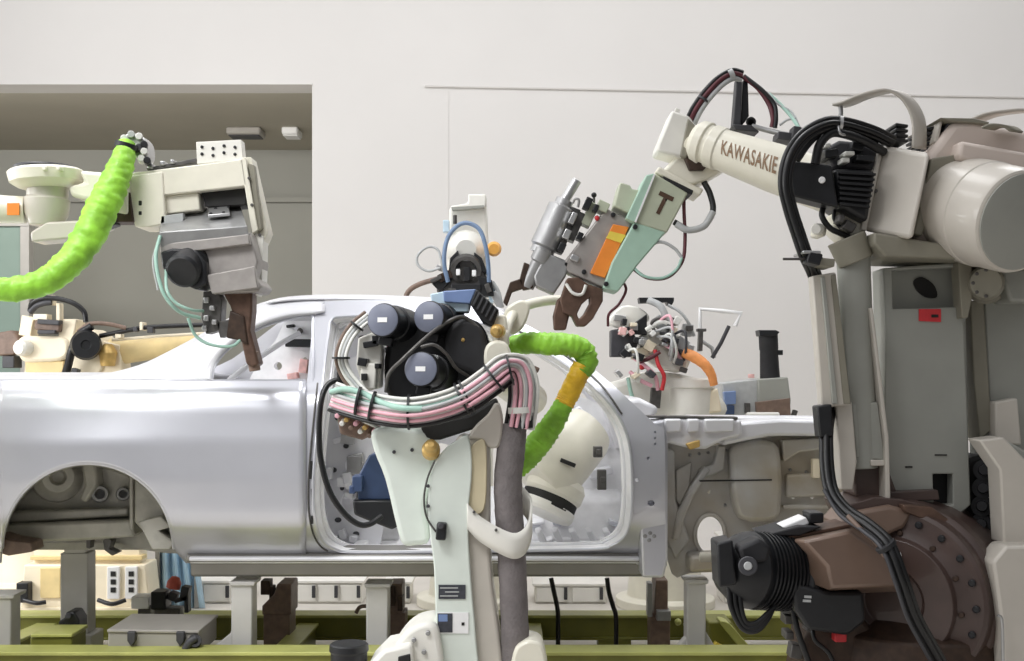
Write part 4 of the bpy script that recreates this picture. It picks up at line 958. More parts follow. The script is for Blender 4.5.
# conduit and its strap
P.tube('conduit', 'conduit', [(513, 425, -.02), (511, 450, -.03), (508, 480, -.03), (509, 515, -.03), (512, 560, -.03), (514, 610, -.03), (516, 660, -.03), (520, 720, -.03)], 14, n=20, rough=.05, rfreq=24)
stp = [(467, 516, -.08), (480, 529, -.085), (500, 541, -.09), (515, 546, -.085), (526, 540, -.06), (532, 524, -.03), (531, 510, .01), (522, 498, .03)]
rows = []
for q in catmull([V(s_) for s_ in stp], 8):
    rows.append([P.p(q.x, q.y - 13, q.z), P.p(q.x, q.y - 5, q.z - .006), P.p(q.x, q.y + 5, q.z - .006), P.p(q.x, q.y + 13, q.z)])
sb = MB().grid(rows).build('conduit_strap', 'cream_pale', cr, solid=.008, ang=50)
P.dots('screw', 'steel_dark', [P.p(496, 530, -.098), P.p(474, 512, -.09)], (0, -1, 0), .005, .004, sb)
# three motors facing the camera
axv = (.13, .36, -.03)
def motor(x, y, r, d=-.05, ln=.2):
    a = (x, y, d); b_ = (x + 22, y + 6, d + ln)
    m = P.lathe('motor', 'black', a, b_, [(0, r * .97), (.03, r), (.10, r), (.11, r * .94), (.45, r * .94), (.46, r * 1.05), (1, r * 1.05)], n=40, bevel=.0015)
    A = P.p(*a); D = (P.p(*b_) - A).normalized()
    f = MB().lathe(A + D * .003, -D, [(0, r * .93 * k), (.006, r * .93 * k), (.008, r * .88 * k), (.008, 0)], 40).build('end_cap', 'motor_face', m)
    a_, s_, u_ = frame_of(-D)
    c = A - D * .006
    MB().hull([c + s_ * i * 5 * k + u_ * j * 2.4 * k - D * .001 for i, j in ((-1, -1), (1, -1), (1, 1), (-1, 1))], [c + s_ * i * 5 * k + u_ * j * 2.4 * k for i, j in ((-1, -1), (1, -1), (1, 1), (-1, 1))]).build('rating_label', 'label_white', m, smooth=False)
    P.slab('motor_connector', 'black', rect(x + 2, y + r + 4, 14, 9, 10), d + .02, d + .1, parent=m, bevel=.004)
    return m
motor(383, 320, 17); motor(429, 317, 16.5, -.03); motor(421, 369, 17.5, -.1, .24)
P.slab('motor_mount', 'black', cat2([(392, 330), (412, 322), (440, 318), (470, 318), (486, 332), (490, 360), (484, 384), (462, 396), (430, 404), (400, 402), (386, 392), (384, 360)], 3, True), .1, .34, bevel=.02)
P.slab('motor_guard', 'black_soft', cat2([(446, 330), (466, 318), (482, 328), (488, 352), (486, 378), (466, 372), (446, 360)], 3, True), .02, .14, bevel=.02, seg=3)
P.ball('indicator', 'brass', (463, 340, .02), 2.0)
P.slab('connector_tab', 'hose_grey', rect(435, 360, 6, 9, 0), -.06, .0, bevel=.002)
P.tube('guard_wire', 'steel_dark', [(386, 392, -.08), (389, 374, -.1), (402, 360, -.11), (420, 343, -.09), (438, 328, -.05), (456, 318, -.0), (466, 318, .02), (478, 328, .03)], 2.0)
P.tube('guard_wire', 'steel_dark', [(421, 347, -.1), (434, 345, -.1), (446, 354, -.08), (456, 368, -.04), (468, 376, .0)], 1.8)
# blue topped drive box
bt = [P.p(439, 301, .1), P.p(470, 304, .08), P.p(478, 290, .3), P.p(446, 290, .3)]
P.slab('drive_box', 'blue_pale', [(430, 294), (446, 291), (470, 304), (468, 312), (446, 312), (432, 304)], .08, .2, bevel=.004)
P.slab('drive_box_top', 'blue_box', [(443, 291), (476, 289), (470, 304), (444, 302)], .06, .22, bevel=.004)
dbx = P.slab('drive_box_side', 'black', [(470, 304), (476, 289), (499, 310), (493, 327), (482, 322)], .06, .24, bevel=.004)
for i in range(5): P.slab('rib', 'charcoal', [(472 + 4.2 * i, 305 + 3.8 * i), (474 + 4.2 * i, 306 + 3.8 * i), (480 + 4.2 * i, 294 + 3.8 * i), (478.5 + 4.2 * i, 292.5 + 3.8 * i)], .052, .065, parent=dbx, bevel=.001)
P.lathe('yellow_fitting', 'brass', (499, 331, .06), (495, 331, -.03), [(0, 7), (.5, 7), (.5, 5.5), (.9, 5), (1, 3), (1, 0)], n=20)
P.slabs('joint_housing', 'cream', [(cat2([(486, 346), (497, 340), (508, 345), (512, 362), (504, 376), (490, 374), (484, 362)], 3, True), -.02, .2), ([(490, 316), (506, 314), (510, 345), (494, 350)], .08, .2)], bevel=.01)
P.tube('cream_pipe', 'cream', [(562, 300, .42), (545, 301, .36), (525, 306, .28), (512, 316, .2), (505, 332, .1), (502, 350, .06), (505, 368, .02)], 5.5, n=14)
P.slab('pipe_bracket', 'cream', cat2([(505, 310), (520, 300), (530, 306), (524, 326), (512, 334), (505, 326)], 3, True), .2, .3, bevel=.008)
P.slab('brown_pad', 'hose_brown', [(513, 362), (526, 362), (540, 368), (538, 373), (515, 368)], .08, .16, bevel=.004)
# forearm and wrist inside the cabin
MB().cyl(P.p(470, 350, .3), P.p(532, 400, .95), 24 * k, 20 * k, 32).build('forearm', 'cream', cr, .004)
P2 = Pen(cr, 5.0)
P2.lathe('wrist', 'cream', (590, 428, .10), (536, 482, -.04), [(0, 26), (.1, 30), (.5, 34), (.85, 36), (1, 30)], n=40, bevel=.003)
P2.lathe('wrist_flange', 'cream', (560, 478, .0), (551, 498, -.02), [(0, 26), (.3, 30), (.8, 30), (1, 27)], n=40)
P2.lathe('flange_gap', 'gap_dark', (551, 497, -.02), (547, 507, -.03), [(0, 28), (1, 28)], n=40)
P2.lathe('wrist_flange', 'cream_pale', (547, 505, -.02), (543, 514, -.03), [(0, 30), (.7, 30), (1, 28), (1, 0)], n=40)
P2.slab('wrist_slot', 'gap_dark', rect(568, 463, 16, 4, 22), -.155, -.13, bevel=.002)
# lime sleeve with amber middle
P3 = Pen(cr, 4.35)
P3.tube('hose_sleeve', 'lime', [(514, 345, -.05), (530, 343, -.1), (550, 344, -.12), (570, 345, -.12), (583, 351, -.1), (587, 362, -.1), (581, 372, -.1)], 11, n=20, sub=12, rough=.15, radii=[9.5, 10.5, 11, 11, 11, 10.5, 10], rfreq=26)
P3.tube('hose_sleeve', 'amber', [(583, 365, -.1), (577, 378, -.1), (568, 396, -.09), (564, 404, -.09)], 10, n=20, sub=12, rough=.12, rfreq=12, seed=5)
P3.tube('hose_sleeve', 'lime', [(565, 402, -.09), (555, 420, -.08), (540, 441, -.07), (526, 458, -.06), (514, 471, -.05)], 11.5, n=20, sub=12, rough=.14, radii=[9.5, 11, 12.5, 12.5, 10], rfreq=26, seed=9)
# hose bundle across the back
bun = [(333, 396, .04), (352, 402, -.02), (380, 409, -.1), (408, 412, -.14), (436, 408, -.15), (464, 398, -.14), (488, 382, -.12), (506, 368, -.09), (518, 368, -.06), (524, 382, -.05), (524, 402, -.05), (520, 428, -.04)]
cols = ['hose_white', 'hose_grey', 'hose_white', 'hose_mint', 'hose_grey', 'hose_white', 'hose_pink', 'hose_white', 'hose_pink', 'hose_grey', 'rubber']
for i, m_ in enumerate(cols):
    o_ = -13 + i * 2.75
    if m_ in ('hose_pink',): pass
    P.tube('hose', m_, offset(bun, o_, -.018 + .018 * math.cos(PI * (i - 5) / 6.0) * -1 + .012 * (i % 2)), 1.9, n=8, sub=6)
for i, m_ in enumerate(('hose_pink', 'hose_white', 'hose_wine', 'hose_pink')):
    P.tube('hose', m_, offset(bun[5:], -6 + 5 * i, -.03), 2.2, n=8, sub=6)
P.tube('hose', 'hose_mint', [(331, 392, .0), (345, 389, -.03), (362, 393, -.06), (380, 402, -.12), (400, 408, -.17), (422, 409, -.18)], 3.0)
for x, y, tx, ty, r in ((358, 401, 20, 4, 12), (372, 406, 22, 5, 12.5), (409, 412, 28, 0, 15), (462, 399, 26, -13, 15), (467, 396, 26, -14, 15), (494, 378, 18, -14, 14), (510, 370, 16, -4, 13)):
    P.tie('cable_tie', 'black', (x, y, -.12 if x > 380 else -.02 - (x - 340) * .002), (tx, ty, 0), r + 2.4, 2.2, n=20)
P.tie('cable_band', 'hose_white', (521, 410, -.05), (1, 20, 0), 13, 6, n=20)
P.tie('cable_band', 'black_soft', (521, 422, -.04), (1, 20, 0), 12, 12, n=20)
# braided loop at the left
loop = [(368, 316, .06), (356, 326, .02), (346, 340, .0), (341, 358, -.01), (346, 374, -.01), (357, 388, -.02), (368, 400, -.05)]
for i, m_ in enumerate(('hose_white', 'hose_grey', 'hose_white', 'hose_brown')):
    P.tube('braided_hose', m_, offset(loop, -5 + 3.3 * i, .006 * i), 1.9, n=8)
P.tie('cable_tie', 'black', (341, 358, -.01), (0, 20, 0), 9, 2)
P.tie('cable_tie', 'black', (357, 326, .02), (-10, 13, 0), 8, 2)
P.slabs('manifold', 'cream_pale', [([(358, 338), (378, 330), (382, 350), (380, 388), (364, 392), (356, 366)], .06, .16), (rect(368, 376, 16, 26, 4), .0, .08)], bevel=.006)
P.slabs('manifold_port', 'black', [(rect(362, 362, 9, 8, 10), -.01, .06), (rect(364, 377, 6, 7, 0), -.02, .02), (rect(370, 344, 14, 6, -10), .02, .08), (rect(376, 340, 8, 9), .02, .08), (rect(377, 366, 5, 5), -.01, .06)], bevel=.002)
P.slabs('connector_strip', 'hose_brown', [([(336, 412), (352, 408), (376, 420), (380, 432), (362, 440), (340, 434)], .05, .12)], bevel=.006)
for i in range(9):
    P.cyl('plug', ('hose_pink', 'hose_white', 'brass', 'hose_brown')[i % 4], (340 + 4.6 * i, 413 + 2.0 * i + (i % 2) * 5, .06), (337 + 4.6 * i, 416 + 2.0 * i + (i % 2) * 6, .0), 2.6, n=10)
for i in range(5):
    P.tube('thin_hose', ('hose_pink', 'hose_white', 'hose_pink', 'hose_brown', 'hose_white')[i], [(333 + i * 3, 402 + i * 2, .03), (345 + i * 4, 412 + i * 2, .0), (362 + i * 3, 418 + i * 2, .0), (378 + i, 426 + i, .03)], 1.4)
P.tube('black_cable', 'rubber', [(350, 385, .05), (338, 380, .05), (327, 386, .04), (321, 402, .02), (319, 430, .01), (321, 460, .01), (329, 490, .01), (343, 512, .02), (358, 524, .03), (370, 524, .04), (382, 516, .06)], 3.0)
P.tube('black_cable', 'rubber', [(343, 360, .03), (339, 372, .04), (341, 384, .05), (349, 389, .05)], 2.2)
# blue servo box behind the shoulder cover
P.slab('servo_box', 'blue_dark', [(369, 455), (383, 452), (396, 500), (358, 500), (356, 480)], .16, .34, bevel=.006)
P.slab('servo_base', 'black', [(352, 500), (394, 500), (402, 524), (392, 530), (366, 520), (354, 515)], .14, .34, bevel=.008)
P.slabs('servo_plug', 'blue_dark', [(rect(357, 484, 10, 16, 0), .12, .2), (rect(352, 490, 6, 8, 0), .12, .2)], bevel=.004)
# ------------------------------------------------------------------ robots beyond the car
def plinth(root, m, x, Y, r, h):
    c = W(x, 0, Y).x
    MB().lathe(V((c, Y, 0)), (0, 0, 1), [(0, r * 1.3), (.05, r * 1.3), (.06, r), (h, r * .8)], 32).build('base', m, root, .005, ang=30)
# behind the middle
YB = 7.0
br = thing('welding_robot', 'white welding robot beyond the roof with a blue hose arched over its head', 'robot', (W(470, 0, YB).x, YB, 0))
P = Pen(br, YB)
plinth(br, 'cream', 470, YB, .24, .6)
MB().beam(V((W(470, 0, YB).x, YB + .15, .55)), P.p(472, 300, .15), .3, .26, up=(1, 0, 0)).build('lower_arm', 'cream_pale', br, .03)
P.slab('upper_arm', 'cream_pale', [(449, 207), (466, 204), (470, 196), (486, 196), (489, 262), (486, 300), (452, 300), (447, 268)], .05, .3, bevel=.02, seg=3)
P.slab('head_cap', 'cream_pale', [(468, 194), (486, 194), (486, 207), (452, 209), (450, 206), (468, 203)], .0, .3, bevel=.008)
P.slab('head_edge', 'beige_grey', [(451, 207), (484, 205), (484, 208), (452, 210)], -.01, .05, bevel=.002)
P.lathe('wrist_dome', 'cream_pale', (466, 250, .1), (466, 250, -.1), [(0, 20), (.4, 20), (.7, 17), (1, 10), (1, 0)], n=30)
P.slab('wrist_core', 'steel_dark', cat2([(455, 262), (478, 262), (486, 276), (490, 292), (438, 294), (446, 276)], 3, True), -.12, .1, bevel=.01)
P.lathe('wrist_ring', 'steel_dark', (466, 268, -.1), (466, 271, -.15), [(0, 15), (.4, 16), (1, 15), (1, 11), (0, 11)], n=28)
P.slabs('tool_plate', 'black', [([(432, 284), (448, 272), (452, 280), (440, 292)], -.14, -.02), ([(478, 276), (492, 280), (494, 296), (480, 296)], -.14, 0), (rect(467, 274, 6, 14), -.16, -.1)])
P.slabs('tool_plate', 'brown_dark', [(rect(445, 276, 14, 8, -25), -.16, -.1), (rect(467, 284, 46, 8), -.1, 0)])
P.tube('hose', 'hose_blue', [(448, 282, -.16), (444, 262, -.18), (447, 240, -.18), (456, 227, -.18), (467, 223, -.18), (479, 229, -.18), (485, 244, -.18), (488, 262, -.16), (489, 282, -.14)], 2.2)
P.tube('hose', 'hose_grey', [(444, 272, -.16), (442, 264, -.18), (438, 250, -.18), (428, 247, -.18), (418, 255, -.18), (418, 265, -.18), (428, 271, -.18), (440, 268, -.18)], 1.3)
P.tube('hose', 'hose_brown', [(440, 278, -.1), (420, 284, -.08), (409, 291, -.06), (405, 302, -.04), (407, 316, -.02)], 2.6)
P.tube('hose', 'hose_grey', [(492, 282, -.1), (498, 292, -.1), (501, 304, -.1)], 2.4)
P.lathe('orange_knob', 'amber_knob', (494, 249, -.02), (494, 249, -.12), [(0, 7), (.6, 7.5), (1, 5), (1, 0)], n=18)
P.cyl('stud', 'steel_dark', (455, 224, -.02), (455, 215, -.02), 2, n=12)
P.slabs('fitting', 'blue_pale', [(rect(446, 226, 6, 12), -.06, .02), (rect(491, 292, 8, 20, -20), -.1, .0)])
P.slabs('fitting', 'steel', [(rect(497, 300, 7, 18, -28), -.12, -.02), (rect(440, 268, 8, 5, 20), -.16, -.1)])

P.slabs('wrist_bracket', 'black', [([(450, 258), (458, 250), (460, 268), (448, 276)], -.14, .0), ([(474, 252), (482, 258), (488, 274), (474, 268)], -.14, .0), (rect(466, 287, 30, 7), -.16, -.1)], bevel=.005)
P.slabs('wrist_nut', 'label_white', [(rect(466, 258, 10, 5), -.15, -.1), (rect(458, 272, 4, 6), -.2, -.14), (rect(474, 273, 4, 6), -.2, -.14)])
P.slabs('hose_clip', 'steel_dark', [(rect(436, 279, 12, 4, -25), -.18, -.12), (rect(452, 291, 8, 5), -.18, -.12), (rect(488, 288, 5, 9, -20), -.16, -.1)])
# behind the engine bay: gun and cables
YD = 6.75
dr = thing('welding_robot', 'cluttered white welding robot beyond the engine bay, with orange hose and white tube frame', 'robot', (W(665, 0, YD).x, YD + .2, 0))
P = Pen(dr, YD)
plinth(dr, 'cream', 665, YD + .2, .22, .5)
MB().beam(V((W(665, 0, YD).x, YD + .25, .45)), P.p(662, 385, .25), .3, .26, up=(1, 0, 0)).build('lower_arm', 'cream', dr, .03)
P.slab('arm_housing', 'cream_pale', cat2([(600, 390), (625, 380), (650, 372), (690, 376), (715, 390), (722, 418), (600, 418)], 3, True), .05, .4, bevel=.03)
P.lathe('white_drum', 'cream_pale', (691, 415, .05), (691, 378, .05), [(0, 20), (.2, 21), (.72, 22), (.75, 24), (.95, 24), (1, 22), (1, 0)], n=36)
P.slab('drum_bracket', 'base_cream', [(700, 395), (718, 388), (722, 412), (702, 414)], -.02, .1, bevel=.01)
P.slab('black_bar', 'black', [(639, 297.5), (674, 297.5), (674, 301), (672, 305), (668, 305), (667, 302), (640, 303)], -.05, .05, bevel=.002)
P.slab('triangle_guard', 'black', [(647, 314), (647, 335), (630, 334), (632, 325)], -.06, .0, bevel=.003)
b1 = P.slab('gun_block', 'charcoal', [(611, 330), (632, 326), (638, 345), (632, 357), (611, 357)], -.05, .08, bevel=.006)
P.slabs('gun_detail', 'steel', [(rect(634, 327, 8, 7), -.08, -.04), (rect(620, 318, 12, 6, 10), -.05, 0), (rect(644, 342, 8, 9, 20), -.08, -.02), (rect(628, 348, 6, 5), -.07, -.04)], parent=b1)
P.slab('gun_arm', 'cream_pale', cat2([(608, 322), (622, 306), (640, 308), (650, 318), (640, 326), (622, 328)], 3, True), .0, .12, bevel=.01)
P.slab('gun_arm', 'cream_pale', cat2([(640, 336), (660, 330), (680, 336), (692, 352), (684, 372), (660, 368), (644, 356)], 3, True), -.02, .15, bevel=.02)
P.slabs('clevis', 'base_cream', [(rect(640, 352, 16, 8, -10), -.08, 0), (rect(650, 346, 10, 10, 30), -.1, -.02), (rect(636, 356, 8, 7), -.06, 0)])
P.slabs('joint_plate', 'hose_grey', [(rect(668, 330, 14, 10, 20), -.08, -.02), (rect(682, 344, 12, 12, 35), -.08, -.02), (rect(660, 322, 9, 12, 30), -.08, 0), (rect(688, 330, 10, 12, 10), -.06, .02)])
P.slabs('joint_plate', 'steel_dark', [(rect(690, 328, 7, 5), -.1, -.06), (rect(673, 322, 5, 9, 20), -.1, -.05), (rect(684, 370, 7, 5, 20), -.1, -.05), (rect(656, 398, 10, 20, 5), -.06, 0), (rect(701, 341, 4, 20, 2), -.08, -.02), (rect(702, 330, 9, 3), -.08, -.02)])
P.tube('hose', 'hose_grey', [(648, 300, -.08), (660, 306, -.1), (666, 318, -.1), (668, 332, -.08)], 3.6)
P.tube('hose', 'hose_grey', [(668, 305, -.05), (680, 312, -.06), (688, 322, -.06), (694, 336, -.04)], 1.6)
P.tube('hose', 'steel_dark', [(654, 330, -.1), (652, 322, -.12), (660, 318, -.12), (668, 322, -.12)], 1.6)
P.tube('hose', 'hose_white', [(646, 330, -.1), (660, 322, -.12), (670, 326, -.12), (672, 340, -.1)], 2.4)
P.tube('orange_hose', 'orange_hose', [(684, 352, -.12), (694, 357, -.14), (704, 364, -.15), (711, 374, -.15), (714, 385, -.14)], 5.0, radii=[5.5, 5.5, 5.2, 4.5, 4], rough=.1, n=14)
for pts, m_ in (([(634, 358, -.08), (645, 366, -.1), (655, 376, -.1), (658, 390, -.08)], 'hose_pink'), ([(655, 350, -.1), (658, 364, -.12), (664, 376, -.12), (662, 390, -.1)], 'red'),
                ([(640, 362, -.1), (650, 358, -.12), (660, 352, -.12)], 'hose_wine'), ([(630, 372, -.06), (640, 380, -.1), (652, 386, -.1)], 'hose_pink'), ([(628, 378, -.05), (632, 396, -.08), (640, 408, -.06)], 'hose_mint'),
                ([(664, 344, -.1), (676, 352, -.12), (682, 364, -.1)], 'hose_pink')):
    P.tube('thin_hose', m_, pts, 2.0)
P.ball('red_button', 'red', (642, 367, -.09), 3)
fr = P.tube('tube_frame', 'label_white', [(699, 352, .05), (700, 330, .05), (700, 309, .05), (722, 311, .05), (741, 313, .05), (735, 326, .05)], 2.2, sub=1)
P.tube('frame_stay', 'charcoal', [(729, 326, .03), (721, 343, .03), (712, 358, .03)], 2.0, sub=1)
P.tube('frame_stay', 'hose_grey', [(700, 340, .05), (712, 348, .05), (714, 358, .05)], 2.0, sub=1)
rnd = random.Random(4)
for i in range(26):
    x = 616 + rnd.random() * 76; y = 318 + rnd.random() * 62
    P.slab('fitting', rnd.choice(['hose_white', 'steel', 'charcoal', 'base_cream', 'hose_grey', 'black', 'pink_soft']), rect(x, y, 4 + rnd.random() * 5, 3 + rnd.random() * 5, rnd.random() * 60), -.12 - rnd.random() * .05, -.02, bevel=.003)
for i in range(7):
    x = 622 + rnd.random() * 50; y = 318 + rnd.random() * 40
    P.tube('thin_hose', rnd.choice(['hose_white', 'charcoal', 'hose_pink', 'hose_grey']), [(x, y, -.1), (x + 8 + rnd.random() * 8, y - 8 + rnd.random() * 10, -.17), (x + 16, y + 10 + rnd.random() * 8, -.17), (x + 14, y + 24, -.1)], 1.4)
# second machine with the upright black cylinder
mr = thing('machine_unit', 'grey machine unit with an upright black cylinder, beyond the engine bay', 'machine', (W(758, 0, 7.3).x, 7.4, 0))
P = Pen(mr, 7.3)
MB().beam(V((W(758, 0, 7.4).x, 7.42, 0)), V((W(758, 0, 7.4).x, 7.42, P.p(0, 412).z)), .36, .2, up=(1, 0, 0)).build('stand', 'base_white', mr, .01)
P.slab('housing', 'hose_grey', [(722, 383), (758, 379), (760, 417), (724, 418)], .0, .25, bevel=.008)
P.slab('housing_end', 'beige_grey', [(758, 379), (788, 377), (791, 400), (790, 416), (758, 417)], -.03, .2, bevel=.008)
P.slab('motor_band', 'hose_brown', [(756, 402), (790, 398), (791, 416), (757, 417)], -.04, .0, bevel=.004)
P.slab('blue_valve', 'blue_box', [(724, 392), (736, 391), (736, 404), (725, 405)], -.05, .03, bevel=.003)
P.slab('blue_valve', 'blue_dark', rect(730, 410, 9, 9), -.05, .03, bevel=.003)
P.lathe('black_cylinder', 'black_soft', (770, 379, .05), (768, 331, .05), [(0, 10), (.6, 9), (.62, 9.5), (.96, 9.5), (1, 8), (1, 0)], n=28)
P.slab('cylinder_cap', 'black', [(759, 330), (776, 330), (780, 332), (776, 336), (760, 336)], -.02, .1, bevel=.004)
P.slab('cylinder_port', 'black', [(776, 350), (783, 350), (783, 355), (776, 355)], .02, .08, bevel=.002)
P.slabs('pipe_fitting', 'steel_dark', [(rect(795, 414, 4, 8, 20), -.02, .03), (rect(748, 408, 5, 10), -.04, 0)])
P.slab('lug', 'pink_soft', rect(752, 376, 5, 4), .0, .05, bevel=.002)

# far left: cream arm beyond the boot
YE = 7.1
er = thing('welding_robot', 'cream welding robot low at far left beyond the boot, black disc on its arm', 'robot', (W(30, 0, YE).x, YE + .45, 0))
P = Pen(er, YE)
plinth(er, 'base_cream', 30, YE + .45, .24, .7)
P.slab('lower_arm', 'base_cream', [(24, 356), (66, 356), (64, 480), (16, 480)], .05, .3, bevel=.02)
P.slab('shoulder_housing', 'base_cream', cat2([(18, 338), (40, 336), (66, 338), (66, 358), (40, 362), (20, 360)], 3, True), -.02, .25, bevel=.02)
P.slab('shoulder_band', 'cream_yellow', [(25, 362), (64, 361), (62, 380), (26, 380)], .0, .2, bevel=.006)
P.slab('link', 'base_cream', [(62, 319), (77, 319), (72, 345), (60, 356), (58, 336)], .0, .15, bevel=.008)
P.lathe('end_cap', 'cream_pale', (28, 348, .0), (18, 348, -.08), [(0, 8), (.8, 8), (1, 6), (1, 0)], n=24)
P.slabs('motor', 'hose_brown', [([(-6, 333), (12, 330), (20, 340), (14, 355), (-6, 356)], .0, .2), (rect(47, 326, 26, 10, 6), -.04, .06)], bevel=.01)
P.slabs('motor', 'charcoal', [(rect(48, 322, 22, 5, 4), -.06, .02), (rect(8, 362, 12, 12), .0, .12), (rect(46, 332, 18, 4), -.06, .0)], bevel=.005)
P.slabs('hose_head', 'base_cream', [(rect(26, 326, 12, 20, 10), .0, .12), (rect(50, 300, 6, 10), -.02, .04), (rect(58, 312, 4, 18), -.02, .04), (rect(40, 317, 14, 6), -.04, .04)], bevel=.004)
P.tube('cable', 'rubber', [(30, 310, .0), (33, 302, -.02), (44, 298, -.03), (60, 299, -.03), (75, 304, -.03), (84, 312, -.02), (86, 322, -.02)], 2.6)
P.tube('cable', 'charcoal', [(30, 312, .0), (36, 306, -.01), (44, 303, -.02), (52, 302, -.02)], 3.2)
P.tube('cable', 'rubber', [(64, 378, -.06), (68, 366, -.08), (72, 350, -.1), (80, 334, -.1), (92, 326, -.1)], 4)
P.tube('cable', 'hose_brown', [(78, 332, -.1), (90, 324, -.1), (108, 324, -.08), (126, 328, -.06)], 2.2)
P.tube('cable', 'rubber', [(100, 336, -.04), (130, 330, -.05), (152, 327, -.05), (200, 325, -.04), (230, 324, -.02)], 2.4)
P.slabs('cable_clip', 'base_cream', [(rect(141, 326, 3, 8), -.08, 0), (rect(118, 336, 6, 4), -.06, 0)])
P.slabs('cable_clip', 'charcoal', [(rect(135, 329, 4, 5), -.08, -.03), (rect(150, 330, 6, 6), -.08, -.03), (rect(74, 371, 6, 5, 20), -.1, -.04)])
P.lathe('elbow_disc', 'black', (86, 345, -.02), (86, 345, -.16), [(0, 15), (.7, 15), (.8, 14), (1, 13), (1, 5), (.94, 4), (.94, 0)], n=36)
P.slab('elbow_housing', 'base_cream', cat2([(72, 358), (84, 330), (100, 336), (104, 356), (98, 374), (74, 374)], 3, True), .0, .25, bevel=.012)
P.lathe('gold_ring', 'brass', (108, 366, -.02), (108, 344, -.02), [(0, 7), (.3, 8), (.6, 9), (.9, 6), (1, 4)], n=24)
P.slab('ring_bracket', 'base_cream', [(98, 340), (120, 345), (122, 372), (100, 374)], .02, .2, bevel=.008)
MB().cyl(P.p(112, 352, .1), P.p(215, 341, .1), 14 * P.k, 9 * P.k, 28).build('forearm', 'cream_yellow', er, .004)
P.tube('arm_edge', 'base_cream', [(112, 340, -.0), (160, 336, -.0), (212, 333, .04)], 1.6, sub=1)
# ------------------------------------------------------------------ conveyor, posts and boxes under the car
def bar(name, m, p0, p1, w, h, label, cat, group=None):
    """steel box section lying on or above the floor, with flanges and end caps"""
    t = thing(name, label, cat, ((p0[0] + p1[0]) / 2, (p0[1] + p1[1]) / 2, 0), group)
    a = V(p0); b = V(p1)
    MB().beam(a, b, w, h).build('web', m, t, .004)
    up = V((0, 0, 1))
    MB().beam(a + up * (h / 2 - .006), b + up * (h / 2 - .006), w + .03, .014).build('top_flange', 'olive_light', t, .003)
    MB().beam(a - up * (h / 2 - .006), b - up * (h / 2 - .006), w + .03, .012).build('bottom_flange', m, t, .003)
    return t
zt = W(0, 651, 4.62).z
bar('conveyor_beam', 'olive', (-3.2, 4.66, zt / 2), (3.2, 4.66, zt / 2), .10, zt, 'long olive green conveyor beam running along the bottom edge, nearest the camera', 'beam')
z2 = W(0, 615, 5.85).z
rb = bar('conveyor_beam', 'olive', (-3.4, 5.9, (z2 + .045) / 2), (3.4, 5.9, (z2 + .045) / 2), .1, z2 - .045, 'long olive green conveyor beam under the far side of the car', 'beam')
for x in (-2.9, -1.7, -.6, .5, 1.6, 2.8): MB().box((x, 5.9, .03), (.16, .12, .06)).build('foot', 'olive', rb, .003)
for px, lab in ((262, 'olive cross beam running away under the car beside the second grey post'), (75, 'olive cross beam running away under the wheel arch'), (-60, 'olive cross beam at the far left end of the conveyor'), (535, 'olive cross beam running away behind the grey conduit'), (735, 'olive cross beam running away beyond the brown motor')):
    x = W(px, 0, 4.74).x
    bar('cross_beam', 'olive', (x, 4.74, .11), (x, 5.83, .07), .07, .12, lab, 'beam')
t = thing('locating_block', 'olive green block on the conveyor under the wheel arch', 'block', (W(58, 0, 4.78).x, 4.84, zt))
P = Pen(t, 4.76)
P.slab('block_body', 'olive', [(30, 637), (72, 637), (72, 654), (30, 656)], .0, .16, bevel=.006)
MB().box((W(52, 0, 4.84).x, 4.84, W(0, 653, 4.84).z / 2), (.12, .12, W(0, 653, 4.84).z)).build('foot', 'olive', t, .004)
P.slab('top_plate', 'olive_light', [(31, 634), (72, 634), (72, 637.5), (30, 637.5)], -.01, .17, bevel=.003)
P.slab('notch', 'gap_dark', rect(43, 652, 11, 4), -.004, .02, bevel=.002)
t = thing('black_clamp', 'small black clamp at the foot of the post under the wheel arch', 'clamp', (W(68, 0, 5.0).x, 5.0, W(0, 633, 5.0).z))
P = Pen(t, 5.0)
P.slab('clamp_body', 'black', [(58, 622), (64, 618), (66, 612), (74, 612), (79, 620), (79, 633), (60, 633)], -.06, .04, bevel=.006)
P.cyl('clamp_pin', 'charcoal', (68, 616, -.09), (68, 616, .06), 3)
def post(px0, px1, y0, y1, Y, label, foot=None, head=None, m='post_grey'):
    c = W((px0 + px1) / 2, 0, Y).x
    t = thing('support_post', label, 'post', (c, Y + .05, 0), 'grey posts carrying the car')
    P = Pen(t, Y)
    P.slab('column', m, [(px0, y0), (px1, y0), (px1, y1), (px0, y1)], 0, .1, bevel=.006)
    P.slab('head_plate', m, head or [(px0 - 2, y0 - 1), (px1 + 3, y0 - 1), (px1 + 2, y0 + 3), (px0 - 1, y0 + 3)], -.01, .12, bevel=.003)
    if foot: P.slab('gusset', m, foot, .02, .08, bevel=.004)
    zb = W(0, y1, Y).z
    MB().box((c, Y + .05, zb / 2), ((px1 - px0) * Y / F * 1.4, .16, zb)).build('foot', m, t, .006)
    return t
post(60, 88, 553, 634, 5.15, 'grey post with a square head seen through the wheel arch', head=[(64, 549), (85, 549), (85, 553), (64, 553)])
post(231, 252, 583, 658, 4.80, 'pale grey post with a flared foot under the sill, left of the centre robot', foot=[(232, 628), (230, 634), (212, 648), (206, 662), (240, 662), (240, 628)])
post(366, 388, 585, 652, 4.86, 'pale grey post close to the left of the centre robot', foot=None)
post(687, 706, 581, 650, 4.84, 'pale grey post with spread foot left of the black shoulder motor', foot=[(688, 636), (676, 650), (666, 660), (726, 660), (716, 648), (706, 632)])
post(-12, 11, 596, 655, 4.9, 'grey post cut by the left edge of the picture')
